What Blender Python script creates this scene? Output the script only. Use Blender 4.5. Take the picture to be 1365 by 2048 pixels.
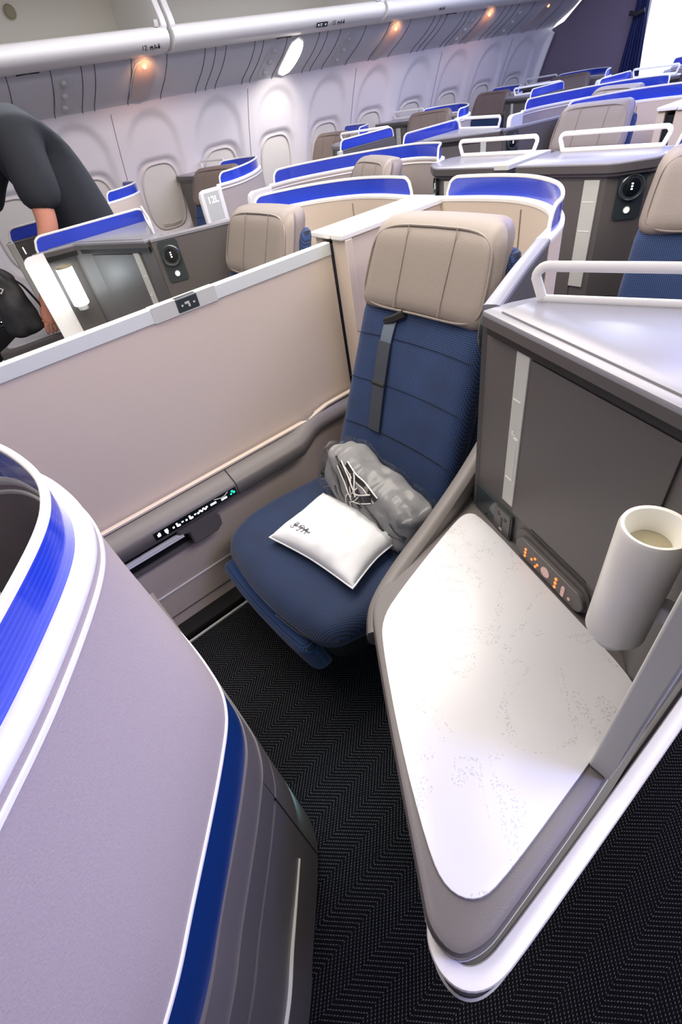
import bpy, bmesh, math, random
from mathutils import Vector, Matrix, noise
random.seed(4)
PI = math.pi
scn = bpy.context.scene
for o in list(bpy.data.objects): bpy.data.objects.remove(o)
COL = scn.collection

# ---------------------------------------------------------------- camera
cam_d = bpy.data.cameras.new('camera'); cam = bpy.data.objects.new('camera', cam_d); COL.objects.link(cam)
cam_d.sensor_fit = 'VERTICAL'; cam_d.sensor_height = 24.0; cam_d.sensor_width = 24.0
cam_d.lens = 932.6 * 24.0 / 2048.0
cam_d.clip_start = 0.02; cam_d.clip_end = 60
Rm = Matrix(((0.63366, -0.443648, 0.63376), (0.758422, 0.517796, -0.395833), (-0.152548, 0.731481, 0.664579)))
cam.matrix_world = Matrix.Translation((0, 0, 1.5)) @ Rm.to_4x4()
scn.camera = cam
# ---------------------------------------------------------------- world, exposure, lights
scn.view_settings.view_transform = 'Standard'; scn.view_settings.look = 'None'
scn.view_settings.gamma = 1; scn.view_settings.use_curve_mapping = False
scn.view_settings.exposure = 0.55
w = bpy.data.worlds.new('world'); scn.world = w; w.use_nodes = True
w.node_tree.nodes['Background'].inputs[0].default_value = (0.62, 0.64, 0.80, 1)
w.node_tree.nodes['Background'].inputs[1].default_value = 0.25

def area(name, loc, size, energy, col, direction=(0, 0, -1), spread=180):
    d = bpy.data.lights.new(name, 'AREA'); d.shape = 'RECTANGLE'; d.size, d.size_y = size
    d.energy = energy; d.color = col; d.spread = math.radians(spread)
    o = bpy.data.objects.new(name, d); COL.objects.link(o); o.location = loc
    o.rotation_euler = Vector(direction).to_track_quat('-Z', 'Y').to_euler()
    return o
def spot(name, loc, target, energy, col, angle=60, blend=0.5, radius=0.03):
    d = bpy.data.lights.new(name, 'SPOT'); d.energy = energy; d.color = col; d.spot_size = math.radians(angle)
    d.spot_blend = blend; d.shadow_soft_size = radius
    o = bpy.data.objects.new(name, d); COL.objects.link(o); o.location = loc
    o.rotation_euler = (Vector(target) - Vector(loc)).to_track_quat('-Z', 'Y').to_euler()
    return o
# ceiling wash: white over the near aisle, violet blue strips over the aisles, blue towards the rear
area('ceiling_light_white', (0.30, 1.5, 2.36), (0.5, 2.4), 26, (1.0, 0.94, 0.86))
area('ceiling_light_violet', (-0.45, 3.7, 2.36), (1.1, 3.2), 62, (0.26, 0.31, 1.0))
area('ceiling_light_violet_front', (0.95, 1.0, 2.25), (0.4, 0.9), 3.6, (0.32, 0.35, 1.0), (-1.4, -1.15, -1.25), 62)
area('ceiling_light_far_aisle', (-3.1, 2.6, 2.38), (0.35, 4.5), 52, (0.96, 0.95, 1.0))
area('ceiling_light_rear', (-2.2, 5.6, 2.36), (2.4, 2.4), 46, (0.50, 0.58, 1.0))
area('ceiling_light_centre', (-1.3, 1.0, 2.37), (1.0, 3.0), 50, (1.0, 0.91, 0.80))

# ---------------------------------------------------------------- materials
def srgb(r, g, b):
    f = lambda c: (c/255/12.92) if c/255 <= .04045 else ((c/255+.055)/1.055)**2.4
    return (f(r), f(g), f(b), 1)
def newmat(name):
    m = bpy.data.materials.new(name); m.use_nodes = True
    nt = m.node_tree; return m, nt, nt.nodes['Principled BSDF']
def N(nt, t, **kw):
    n = nt.nodes.new(t)
    for k, v in kw.items(): setattr(n, k, v)
    return n
def mathn(nt, op, a, b=None, c=None):
    n = nt.nodes.new('ShaderNodeMath'); n.operation = op
    for i, v in enumerate((a, b, c)):
        if v is None: continue
        if isinstance(v, (int, float)): n.inputs[i].default_value = v
        else: nt.links.new(v, n.inputs[i])
    return n.outputs[0]
def mixc(nt, f, a, b):
    n = nt.nodes.new('ShaderNodeMix'); n.data_type = 'RGBA'
    if isinstance(f, (int, float)): n.inputs[0].default_value = f
    else: nt.links.new(f, n.inputs[0])
    for i, v in ((6, a), (7, b)):
        if isinstance(v, tuple): n.inputs[i].default_value = v
        else: nt.links.new(v, n.inputs[i])
    return n.outputs[2]
def mat(name, col, rough=0.5, metal=0.0, grain=0.0, gscale=300, bump=0.0, spec=0.5, coat=0.0, emit=None, estr=0):
    m, nt, b = newmat(name)
    b.inputs['Base Color'].default_value = col; b.inputs['Roughness'].default_value = rough
    b.inputs['Metallic'].default_value = metal; b.inputs['Specular IOR Level'].default_value = spec
    b.inputs['Coat Weight'].default_value = coat
    if emit: b.inputs['Emission Color'].default_value = emit; b.inputs['Emission Strength'].default_value = estr
    if grain or bump:
        tc = N(nt, 'ShaderNodeTexCoord'); no = N(nt, 'ShaderNodeTexNoise')
        no.inputs['Scale'].default_value = gscale; no.inputs['Detail'].default_value = 3
        nt.links.new(tc.outputs['Object'], no.inputs['Vector'])
        if grain:
            d = tuple(c*(1-grain) for c in col[:3])+(1,); l = tuple(min(1, c*(1+grain)) for c in col[:3])+(1,)
            nt.links.new(mixc(nt, no.outputs['Fac'], d, l), b.inputs['Base Color'])
        if bump:
            bp = N(nt, 'ShaderNodeBump'); bp.inputs['Strength'].default_value = bump; bp.inputs['Distance'].default_value = 0.002
            nt.links.new(no.outputs['Fac'], bp.inputs['Height']); nt.links.new(bp.outputs[0], b.inputs['Normal'])
    return m
M = {}
M['beige'] = mat('beige_leatherette', srgb(210, 195, 180), 0.55, grain=0.05, gscale=500, bump=0.25)
M['fabric'] = mat('beige_woven_fabric', srgb(166, 155, 150), 0.75, grain=0.10, gscale=420, bump=0.3)
M['taupe'] = mat('taupe_leather', srgb(138, 128, 120), 0.45, grain=0.07, gscale=380, bump=0.3)
M['shadowed'] = mat('shadowed_taupe_leather', srgb(112, 98, 90), 0.5, grain=0.08, gscale=380, bump=0.3)  # taupe leather with the window-side shadow put into its colour
M['white'] = mat('white_satin_trim', srgb(238, 236, 232), 0.32, grain=0.01, gscale=200)
M['silver'] = mat('pale_grey_trim', srgb(196, 197, 190), 0.38, grain=0.02, gscale=250)
M['rail'] = mat('pale_panel_rail', srgb(214, 218, 214), 0.35, grain=0.02, gscale=250)
M['dark'] = mat('charcoal_laminate', srgb(92, 88, 86), 0.42, grain=0.06, gscale=600, bump=0.12)
M['dark2'] = mat('charcoal_trim', srgb(84, 80, 79), 0.35, grain=0.04, gscale=600)
M['taupedark'] = mat('taupe_grey_plastic', srgb(104, 99, 97), 0.4, grain=0.05, gscale=500, bump=0.15)
M['top'] = mat('grey_console_top', srgb(132, 132, 138), 0.26, grain=0.03, gscale=500)
M['black'] = mat('black_plastic', srgb(26, 26, 28), 0.4, grain=0.05, gscale=200)
M['blackgloss'] = mat('glossy_black', srgb(16, 20, 22), 0.12, coat=0.5)
M['piano'] = mat('dark_teal_gloss', srgb(52, 60, 62), 0.2, coat=0.4)
M['navydark'] = mat('dark_navy_thread', srgb(10, 20, 38), 0.8)
M['navyband'] = mat('navy_laminate', srgb(12, 48, 104), 0.35, grain=0.05, gscale=500)
M['ivory'] = mat('ivory_lamp_plastic', srgb(226, 224, 216), 0.3)
M['tan'] = mat('tan_recess', srgb(150, 142, 116), 0.5)
M['wall'] = mat('sidewall_panel', srgb(232, 226, 226), 0.5, grain=0.03, gscale=300)
M['shade'] = mat('window_shade', srgb(222, 216, 206), 0.5, grain=0.03, gscale=200)
M['bezel'] = mat('window_bezel', srgb(214, 206, 198), 0.4)
M['binin'] = mat('bin_lining', srgb(224, 221, 208), 0.55, grain=0.04, gscale=300)
M['psu'] = mat('service_panel_grey', srgb(220, 220, 222), 0.5, grain=0.04, gscale=300)
M['psuoval'] = mat('pale_nozzle_plastic', srgb(214, 214, 216), 0.35)
M['seam'] = mat('seam_shadow_gap', srgb(70, 66, 66), 0.7)
M['chrome'] = mat('chrome', srgb(205, 205, 208), 0.18, metal=1.0)
M['ringmetal'] = mat('dark_metal_ring', srgb(90, 98, 98), 0.22, metal=0.6)
M['bulk'] = mat('bulkhead_laminate', srgb(116, 104, 120), 0.6, grain=0.10, gscale=200)
M['skin'] = mat('skin', srgb(214, 148, 124), 0.5, grain=0.06, gscale=60)
M['hair'] = mat('dark_hair', srgb(30, 26, 34), 0.6)
M['tee'] = mat('black_cotton', srgb(40, 44, 50), 0.85, grain=0.15, gscale=60)
M['pants'] = mat('dark_trousers', srgb(36, 36, 42), 0.85)
M['bag'] = mat('black_nylon', srgb(36, 36, 38), 0.6, grain=0.2, gscale=80, bump=0.5)
M['strap'] = mat('seat_belt_webbing', srgb(52, 58, 68), 0.6, grain=0.2, gscale=500)
M['strap2'] = mat('grey_belt_webbing', srgb(96, 108, 122), 0.6, grain=0.15, gscale=500)
M['curtain'] = mat('navy_curtain_cloth', srgb(16, 28, 74), 0.8, grain=0.12, gscale=80)
M['orange'] = mat('orange_led', (1, .2, .03, 1), 0.5, emit=(1, .22, .05, 1), estr=1.1)
M['pinkled'] = mat('dim_pink_key', srgb(196, 170, 162), 0.5, emit=(1, .55, .45, 1), estr=0.12)
M['led'] = mat('white_icon_light', (1, 1, 1, 1), 0.5, emit=(.9, .95, 1, 1), estr=1.6)
M['green'] = mat('green_icon_light', (0, .5, .3, 1), 0.5, emit=(.02, .8, .45, 1), estr=1.0)
M['lampon'] = mat('lit_lamp_diffuser', (1, 1, 1, 1), 0.4, emit=(.86, .95, 1, 1), estr=3.0)
M['readon'] = mat('lit_reading_lens', (1, 1, 1, 1), 0.4, emit=(1, .93, .80, 1), estr=2.2)
M['warmon'] = mat('warm_lit_lens', (1, .6, .4, 1), 0.4, emit=(1, .42, .20, 1), estr=1.6)
M['warmcup'] = mat('reading_light_cup', srgb(205, 190, 184), 0.3)
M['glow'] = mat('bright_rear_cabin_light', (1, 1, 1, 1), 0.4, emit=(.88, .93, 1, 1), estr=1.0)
M['ink'] = mat('black_print', srgb(30, 30, 32), 0.6)
M['faint'] = mat('faint_grey_print', srgb(205, 205, 205), 0.5)
M['carpetedge'] = mat('black_floor_track', srgb(16, 16, 18), 0.5)
M['lining'] = mat('ceiling_panel', srgb(225, 226, 232), 0.6)

def translucent_blue():
    m, nt, b = newmat('blue_acrylic')
    tc = N(nt, 'ShaderNodeTexCoord'); sp = N(nt, 'ShaderNodeSeparateXYZ'); nt.links.new(tc.outputs['Object'], sp.inputs[0])
    fr = mathn(nt, 'FRACT', mathn(nt, 'MULTIPLY', sp.outputs['Z'], 170.0)); st = mathn(nt, 'LESS_THAN', fr, 0.4)
    nt.links.new(mixc(nt, st, srgb(38, 64, 194), srgb(52, 80, 208)), b.inputs['Base Color'])
    b.inputs['Roughness'].default_value = 0.16; b.inputs['Coat Weight'].default_value = 0.4
    b.inputs['Alpha'].default_value = 0.88
    return m
M['blue'] = translucent_blue()

def weave(name, dark, light, axis):
    m, nt, b = newmat(name)
    tc = N(nt, 'ShaderNodeTexCoord'); sp = N(nt, 'ShaderNodeSeparateXYZ'); nt.links.new(tc.outputs['Object'], sp.inputs[0])
    X = sp.outputs['X']; Y = sp.outputs[axis]
    r = mathn(nt, 'MULTIPLY', Y, 190.0)
    row = mathn(nt, 'FLOOR', r); par = mathn(nt, 'MULTIPLY', mathn(nt, 'MODULO', row, 2.0), 0.5)
    cx = mathn(nt, 'FRACT', mathn(nt, 'ADD', mathn(nt, 'MULTIPLY', X, 165.0), par))
    on = mathn(nt, 'MULTIPLY', mathn(nt, 'GREATER_THAN', cx, 0.42), mathn(nt, 'LESS_THAN', mathn(nt, 'FRACT', r), 0.66))
    no = N(nt, 'ShaderNodeTexNoise'); no.inputs['Scale'].default_value = 9; nt.links.new(tc.outputs['Object'], no.inputs['Vector'])
    f = mathn(nt, 'MULTIPLY', on, mathn(nt, 'ADD', mathn(nt, 'MULTIPLY', no.outputs['Fac'], 0.8), 0.5))
    nt.links.new(mixc(nt, f, dark, light), b.inputs['Base Color'])
    b.inputs['Roughness'].default_value = 0.8; b.inputs['Sheen Weight'].default_value = 0.15
    bp = N(nt, 'ShaderNodeBump'); bp.inputs['Strength'].default_value = 0.4; bp.inputs['Distance'].default_value = 0.001
    nt.links.new(on, bp.inputs['Height']); nt.links.new(bp.outputs[0], b.inputs['Normal'])
    return m
M['weave_back'] = weave('navy_weave_upright', srgb(7, 20, 42), srgb(34, 76, 138), 'Z')
M['weave_seat'] = weave('navy_weave_flat', srgb(6, 17, 36), srgb(27, 62, 112), 'Y')

def carpet_mat():
    m, nt, b = newmat('black_herringbone_carpet')
    tc = N(nt, 'ShaderNodeTexCoord'); sp = N(nt, 'ShaderNodeSeparateXYZ'); nt.links.new(tc.outputs['Object'], sp.inputs[0])
    X, Y = sp.outputs['X'], sp.outputs['Y']
    W = 0.062
    tri = mathn(nt, 'PINGPONG', X, W)
    v = mathn(nt, 'ADD', Y, mathn(nt, 'MULTIPLY', tri, 1.05))
    line = mathn(nt, 'LESS_THAN', mathn(nt, 'FRACT', mathn(nt, 'MULTIPLY', v, 82.0)), 0.27)
    dots = mathn(nt, 'LESS_THAN', mathn(nt, 'FRACT', mathn(nt, 'MULTIPLY', X, 230.0)), 0.5)
    no = N(nt, 'ShaderNodeTexNoise'); no.inputs['Scale'].default_value = 260; nt.links.new(tc.outputs['Object'], no.inputs['Vector'])
    n2 = mathn(nt, 'GREATER_THAN', no.outputs['Fac'], 0.45)
    f = mathn(nt, 'MULTIPLY', mathn(nt, 'MULTIPLY', line, dots), mathn(nt, 'ADD', mathn(nt, 'MULTIPLY', n2, 0.6), 0.4))
    nt.links.new(mixc(nt, f, srgb(13, 13, 17), srgb(92, 92, 96)), b.inputs['Base Color'])
    b.inputs['Roughness'].default_value = 0.95; b.inputs['Specular IOR Level'].default_value = 0.1
    return m
M['carpet'] = carpet_mat()
def marble_mat():
    m, nt, b = newmat('white_speckled_stone')
    tc = N(nt, 'ShaderNodeTexCoord')
    a = N(nt, 'ShaderNodeTexNoise'); a.inputs['Scale'].default_value = 7; a.inputs['Detail'].default_value = 4; a.inputs['Distortion'].default_value = 1.2
    c = N(nt, 'ShaderNodeTexNoise'); c.inputs['Scale'].default_value = 260; c.inputs['Detail'].default_value = 3
    nt.links.new(tc.outputs['Object'], a.inputs['Vector']); nt.links.new(tc.outputs['Object'], c.inputs['Vector'])
    vein = mathn(nt, 'LESS_THAN', mathn(nt, 'ABSOLUTE', mathn(nt, 'SUBTRACT', a.outputs['Fac'], 0.5)), 0.016)
    sp = mathn(nt, 'MULTIPLY', vein, mathn(nt, 'GREATER_THAN', c.outputs['Fac'], 0.56))
    nt.links.new(mixc(nt, mathn(nt, 'MULTIPLY', sp, 0.36), srgb(214, 214, 217), srgb(140, 140, 142)), b.inputs['Base Color'])
    b.inputs['Roughness'].default_value = 0.3
    return m
M['marble'] = marble_mat()
def cloth_mat(name, c1, c2, sc):
    m, nt, b = newmat(name)
    tc = N(nt, 'ShaderNodeTexCoord'); no = N(nt, 'ShaderNodeTexNoise'); no.inputs['Scale'].default_value = sc; no.inputs['Detail'].default_value = 5
    nt.links.new(tc.outputs['Object'], no.inputs['Vector']); nt.links.new(mixc(nt, no.outputs['Fac'], c1, c2), b.inputs['Base Color'])
    b.inputs['Roughness'].default_value = 0.85
    bp = N(nt, 'ShaderNodeBump'); bp.inputs['Strength'].default_value = 0.3; bp.inputs['Distance'].default_value = 0.004
    nt.links.new(no.outputs['Fac'], bp.inputs['Height']); nt.links.new(bp.outputs[0], b.inputs['Normal'])
    return m
M['pillow'] = cloth_mat('white_cotton', srgb(214, 217, 221), srgb(228, 230, 233), 18)
M['blanket'] = cloth_mat('grey_blanket_wool', srgb(118, 119, 122), srgb(142, 143, 145), 30)
def film_mat():
    m, nt, b = newmat('clear_plastic_film')
    tr = N(nt, 'ShaderNodeBsdfTransparent'); gl = N(nt, 'ShaderNodeBsdfGlossy'); gl.inputs['Roughness'].default_value = 0.24
    gl.inputs['Color'].default_value = (1, 1, 1, 1); mx = N(nt, 'ShaderNodeMixShader'); lw = N(nt, 'ShaderNodeLayerWeight'); lw.inputs['Blend'].default_value = 0.25
    nt.links.new(mathn(nt, 'ADD', mathn(nt, 'MULTIPLY', lw.outputs['Fresnel'], 0.40), 0.02), mx.inputs[0])
    nt.links.new(tr.outputs[0], mx.inputs[1]); nt.links.new(gl.outputs[0], mx.inputs[2])
    nt.links.new(mx.outputs[0], nt.nodes['Material Output'].inputs['Surface'])
    return m
M['film'] = film_mat()

# ---------------------------------------------------------------- mesh helpers
def chaikin(pts, n=2, closed=True):
    for _ in range(n):
        out = []; L = len(pts)
        if not closed: out.append(tuple(pts[0]))
        for i in range(L if closed else L-1):
            a = pts[i]; b = pts[(i+1) % L]
            out.append(tuple(a[k]*.75+b[k]*.25 for k in range(len(a)))); out.append(tuple(a[k]*.25+b[k]*.75 for k in range(len(a))))
        if not closed: out.append(tuple(pts[-1]))
        pts = out
    return pts
def catmull(pts, n=6):
    out = []; P = [pts[0]]+list(pts)+[pts[-1]]
    for i in range(1, len(P)-2):
        p0, p1, p2, p3 = (Vector(q) for q in P[i-1:i+3])
        for k in range(n):
            t = k/n
            out.append(tuple(.5*((2*p1)+(p2-p0)*t+(2*p0-5*p1+4*p2-p3)*t*t+(3*p1-p0-3*p2+p3)*t**3)))
    out.append(tuple(pts[-1])); return out
def resample(pts, step):
    P = [Vector(p) for p in pts]; out = [P[0].copy()]; acc = 0
    for a, b in zip(P, P[1:]):
        L = (b-a).length
        if L < 1e-9: continue
        d = step-acc
        while d <= L:
            out.append(a+(b-a)*(d/L)); d += step
        acc = (acc+L) % step
    if (out[-1]-P[-1]).length > 1e-4: out.append(P[-1].copy())
    return [tuple(p) for p in out]
class MB:
    def __init__(s): s.bm = bmesh.new()
    def loft_wall(s, pa, za, pb, zb, th, rows=8):
        n = len(pa); vs = []; fs = []
        def nrm(P, i):
            t = (Vector(P[min(i+1, n-1)])-Vector(P[max(i-1, 0)])).normalized(); return Vector((-t.y, t.x))
        for side in (-1, 1):
            for j in range(rows+1):
                k = j/rows; e = k*k*(3-2*k)
                for i in range(n):
                    p = Vector(pa[i]).lerp(Vector(pb[i]), e)+nrm(pa, i).lerp(nrm(pb, i), k)*th/2*side
                    vs.append((p.x, p.y, za+(zb-za)*k))
        m = n*(rows+1)
        for j in range(rows):
            for i in range(n-1):
                a = j*n+i; q = (a, a+1, a+n+1, a+n); fs.append(q); fs.append(tuple(m+k for k in reversed(q)))
            for i in (0, n-1): a = j*n+i; fs.append((a, a+n, m+a+n, m+a))
        for j in (0, rows):
            for i in range(n-1): a = j*n+i; fs.append((a, a+1, m+a+1, m+a))
        s.poly(vs, fs); return s
    def poly(s, vs, faces):
        v = [s.bm.verts.new(p) for p in vs]
        for f in faces:
            try: s.bm.faces.new([v[i] for i in f])
            except ValueError: pass
        return v
    def prism(s, pts, z0, z1, inset=0.0):
        n = len(pts); vs = [(p[0], p[1], z0) for p in pts]; lv = 2
        if inset:
            cx = sum(p[0] for p in pts)/n; cy = sum(p[1] for p in pts)/n
            nor = []
            for i in range(n):
                a = Vector(pts[i-1][:2]); b = Vector(pts[(i+1) % n][:2]); t = b-a
                q = Vector((-t.y, t.x)).normalized() if t.length > 1e-9 else Vector((0, 0))
                nor.append(q)
            ar = sum(pts[i][0]*pts[(i+1) % n][1]-pts[(i+1) % n][0]*pts[i][1] for i in range(n))
            sg = 1 if ar > 0 else -1
            vs += [(p[0], p[1], z1-inset) for p in pts]
            vs += [(p[0]+sg*nor[i].x*inset*.35, p[1]+sg*nor[i].y*inset*.35, z1-inset*.3) for i, p in enumerate(pts)]
            vs += [(p[0]+sg*nor[i].x*inset, p[1]+sg*nor[i].y*inset, z1) for i, p in enumerate(pts)]; lv = 4
        else: vs += [(p[0], p[1], z1) for p in pts]
        fs = [tuple(range(n-1, -1, -1)), tuple(range((lv-1)*n, lv*n))]
        for l in range(lv-1):
            for i in range(n): fs.append((l*n+i, l*n+(i+1) % n, (l+1)*n+(i+1) % n, (l+1)*n+i))
        s.poly(vs, fs); return s
    def box(s, c, size, rz=0.0, bev=0.0):
        n0 = len(s.bm.verts)
        r = bmesh.ops.create_cube(s.bm, size=1.0); vs = r['verts']
        bmesh.ops.scale(s.bm, vec=size, verts=vs)
        if bev:
            es = list({e for v in vs for e in v.link_edges})
            r2 = bmesh.ops.bevel(s.bm, geom=es, offset=bev, segments=3, affect='EDGES', profile=.5)
            vs = list({v for f in r2['faces'] for v in f.verts} | {v for v in vs if v.is_valid})
        m = Matrix.Translation(c) @ Matrix.Rotation(rz, 4, 'Z')
        bmesh.ops.transform(s.bm, matrix=m, verts=[v for v in vs if v.is_valid]); return s
    def ribbon(s, path, z0, z1, th, off=0.0):
        # vertical wall of thickness th along a plan path; z0,z1 numbers or functions of arclength
        P = [Vector(p[:2]) for p in path]; n = len(P); vs = []; L = 0; S = [0]
        for a, b in zip(P, P[1:]): L += (b-a).length; S.append(L)
        for i, p in enumerate(P):
            t = (P[min(i+1, n-1)]-P[max(i-1, 0)]).normalized(); q = Vector((-t.y, t.x))
            a = z0(S[i], L) if callable(z0) else z0; b = z1(S[i], L) if callable(z1) else z1
            c = p+q*off
            l = c+q*th/2; r = c-q*th/2
            vs += [(l.x, l.y, a), (l.x, l.y, b), (r.x, r.y, b), (r.x, r.y, a)]
        fs = []
        for i in range(n-1):
            for k in range(4): fs.append((i*4+k, i*4+(k+1) % 4, (i+1)*4+(k+1) % 4, (i+1)*4+k))
        fs += [(0, 1, 2, 3), ((n-1)*4+3, (n-1)*4+2, (n-1)*4+1, (n-1)*4)]
        s.poly(vs, fs); return s
    def sweep(s, path, w, h=None, closed=False, seg=8, up=(0, 0, 1), sq=0.55):
        # rounded profile of half sizes w,h along a 3D path
        h = h or w; P = [Vector(p) for p in path]; n = len(P); rings = []
        prof = []
        for k in range(seg):
            a = 2*PI*(k+.5)/seg; c, d = math.cos(a), math.sin(a)
            prof.append((w*math.copysign(abs(c)**sq, c), h*math.copysign(abs(d)**sq, d)))
        up = Vector(up); vs = []; last = None
        for i, p in enumerate(P):
            if closed: t = P[(i+1) % n]-P[i-1]
            else: t = P[min(i+1, n-1)]-P[max(i-1, 0)]
            t.normalize()
            sd = t.cross(up)
            if sd.length < 0.25 and last is not None: sd = last-t*last.dot(t)
            elif sd.length < 1e-3: sd = Vector((1, 0, 0))
            sd.normalize()
            if last is not None and sd.dot(last) < 0: sd = -sd
            last = sd; u2 = sd.cross(t)
            for x, y in prof: vs.append(tuple(p+sd*x+u2*y))
        fs = []
        for i in range(n if closed else n-1):
            j = (i+1) % n
            for k in range(seg): fs.append((i*seg+k, i*seg+(k+1) % seg, j*seg+(k+1) % seg, j*seg+k))
        if not closed: fs += [tuple(range(seg-1, -1, -1)), tuple((n-1)*seg+k for k in range(seg))]
        s.poly(vs, fs); return s
    def lathe(s, prof, c=(0, 0, 0), seg=32, axis=None):
        vs = []; n = len(prof)
        for r, z in prof:
            for k in range(seg):
                a = 2*PI*k/seg; vs.append(Vector((r*math.cos(a), r*math.sin(a), z)))
        if axis is not None:
            q = Vector((0, 0, 1)).rotation_difference(Vector(axis).normalized()); vs = [q @ v for v in vs]
        vs = [tuple(v+Vector(c)) for v in vs]; fs = []
        for i in range(n-1):
            for k in range(seg): fs.append((i*seg+k, i*seg+(k+1) % seg, (i+1)*seg+(k+1) % seg, (i+1)*seg+k))
        fs += [tuple(range(seg-1, -1, -1)), tuple((n-1)*seg+k for k in range(seg))]
        s.poly(vs, fs); return s
    def pad(s, size, r, fn=None, n=(14, 14, 8)):
        # rounded cushion block centred on origin, deformed by fn(Vector)->Vector
        sx, sy, sz = (d/2 for d in size); idx = {}; vs = []; fs = []
        def co(i, k, h):
            t = i/n[k]; t = .5-.5*math.cos(t*PI)
            t = .5*(t+i/n[k]); return (2*t-1)*h
        def V(i, j, k):
            if (i, j, k) in idx: return idx[(i, j, k)]
            p = Vector((co(i, 0, sx), co(j, 1, sy), co(k, 2, sz)))
            rr = min(r, sx, sy, sz)
            q = Vector((max(-sx+rr, min(sx-rr, p.x)), max(-sy+rr, min(sy-rr, p.y)), max(-sz+rr, min(sz-rr, p.z))))
            d = p-q
            if d.length > 1e-9:
                m = max(abs(d.x), abs(d.y), abs(d.z)); p = q+d.normalized()*m if True else p
            if fn: p = fn(p)
            idx[(i, j, k)] = len(vs); vs.append(tuple(p)); return idx[(i, j, k)]
        A, B, Cn = n
        for i in range(A):
            for j in range(B):
                for k in (0, Cn): fs.append((V(i, j, k), V(i+1, j, k), V(i+1, j+1, k), V(i, j+1, k)))
        for i in range(A):
            for k in range(Cn):
                for j in (0, B): fs.append((V(i, j, k), V(i+1, j, k), V(i+1, j, k+1), V(i, j, k+1)))
        for j in range(B):
            for k in range(Cn):
                for i in (0, A): fs.append((V(i, j, k), V(i, j+1, k), V(i, j+1, k+1), V(i, j, k+1)))
        s.poly(vs, fs); return s
    def mesh(s, name, m, mirror=False, smooth=35):
        bm = s.bm
        if mirror: bmesh.ops.scale(bm, vec=(-1, 1, 1), verts=bm.verts)
        bmesh.ops.recalc_face_normals(bm, faces=bm.faces)
        me = bpy.data.meshes.new(name); bm.to_mesh(me); bm.free()
        me.materials.append(M[m] if isinstance(m, str) else m)
        for p in me.polygons: p.use_smooth = True
        me.set_sharp_from_angle(angle=math.radians(smooth))
        return me
def link(name, me, parent=None):
    o = bpy.data.objects.new(name, me); COL.objects.link(o)
    if parent: o.parent = parent
    return o
def obj(name, mb, m, parent=None, mirror=False, smooth=35, bevel=0):
    o = link(name, mb.mesh(name, m, mirror, smooth), parent)
    if bevel:
        b = o.modifiers.new('bevel', 'BEVEL'); b.width = bevel; b.segments = 3; b.limit_method = 'ANGLE'; b.angle_limit = math.radians(40)
    return o
def thing(name, label, cat, loc=(0, 0, 0), rz=0, group=None):
    o = bpy.data.objects.new(name, None); COL.objects.link(o); o.empty_display_size = .05
    o.location = loc; o.rotation_euler = (0, 0, rz); tag(o, label, cat, group); return o
def tag(o, label, cat, group=None):
    o['label'] = label; o['category'] = cat
    if group: o['group'] = group
    return o
def struct(name, mb, m, **k):
    o = obj(name, mb, m, **k); o['kind'] = 'structure'; return o
def dup(root, loc, rz, label, group=None):
    r = root.copy(); COL.objects.link(r); r.location = loc; r.rotation_euler = (0, 0, rz); r['label'] = label
    if group: r['group'] = group
    for ch in list(root.children):
        c = ch.copy(); COL.objects.link(c); c.parent = r
        for g in list(ch.children):
            d = g.copy(); COL.objects.link(d); d.parent = c
    return r
def text_mesh(name, body, size, m, parent, mat4, extrude=0.0004, shear=0.0):
    cu = bpy.data.curves.new(name, 'FONT'); cu.body = body; cu.size = size; cu.extrude = extrude
    cu.align_x = 'CENTER'; cu.align_y = 'CENTER'; cu.shear = shear; cu.resolution_u = 3
    t = bpy.data.objects.new(name, cu); COL.objects.link(t)
    dg = bpy.context.evaluated_depsgraph_get(); me = bpy.data.meshes.new_from_object(t.evaluated_get(dg))
    bpy.data.objects.remove(t); me.transform(mat4); me.materials.clear(); me.materials.append(M[m])
    return link(name, me, parent)
def frame_mat(origin, xdir, ydir):
    x = Vector(xdir).normalized(); z = x.cross(Vector(ydir)).normalized(); y = z.cross(x)
    m = Matrix((x, y, z)).transposed().to_4x4(); m.translation = Vector(origin); return m

# ---------------------------------------------------------------- room shell
BY = 7.36            # rear bulkhead
def wx(z): return -4.90+0.27*max(0.0, (z-0.85)/0.8)**1.5
WIN = [0.08, 0.69, 1.31, 1.92, 2.54, 3.16, 3.78, 4.40, 5.02, 5.64, 6.26, 6.88]
WZ, WHW, WHH = 1.03, 0.172, 0.242
struct('floor', MB().box((-1.5, 3.5, -0.03), (7.2, 14.0, 0.06)), 'carpet')
def build_wall():
    mb = MB(); ny, nz = 470, 110; y0, y1, z0, z1 = -0.9, BY, 0.0, 1.72; vs = []; fs = []
    for i in range(ny+1):
        y = y0+(y1-y0)*i/ny
        c = min(WIN, key=lambda q: abs(q-y)); dy = abs(y-c)
        for j in range(nz+1):
            z = z0+(z1-z0)*j/nz
            # tall arched recess
            hw = 0.285-0.06*max(0, (z-1.0))/0.6
            top = 1.625; zz = max(0.0, z-(top-hw)); dd = math.hypot(dy, zz) if zz > 0 else dy
            a = max(0, min(1, (hw-dd)/0.06)); a = a*a*(3-2*a)
            if z < 0.72: a *= max(0, (z-0.62)/0.10)
            # window reveal
            e = (abs(dy)/(WHW+.035))**4+(abs(z-WZ)/(WHH+.035))**4
            b = max(0, min(1, (1.15-e)/0.45)); b = b*b*(3-2*b)
            vs.append((wx(z)-0.020*a-0.024*b, y, z))
    for i in range(ny):
        for j in range(nz):
            a = i*(nz+1)+j; fs.append((a, a+1, a+nz+2, a+nz+1))
    mb.poly(vs, fs); return mb
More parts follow.
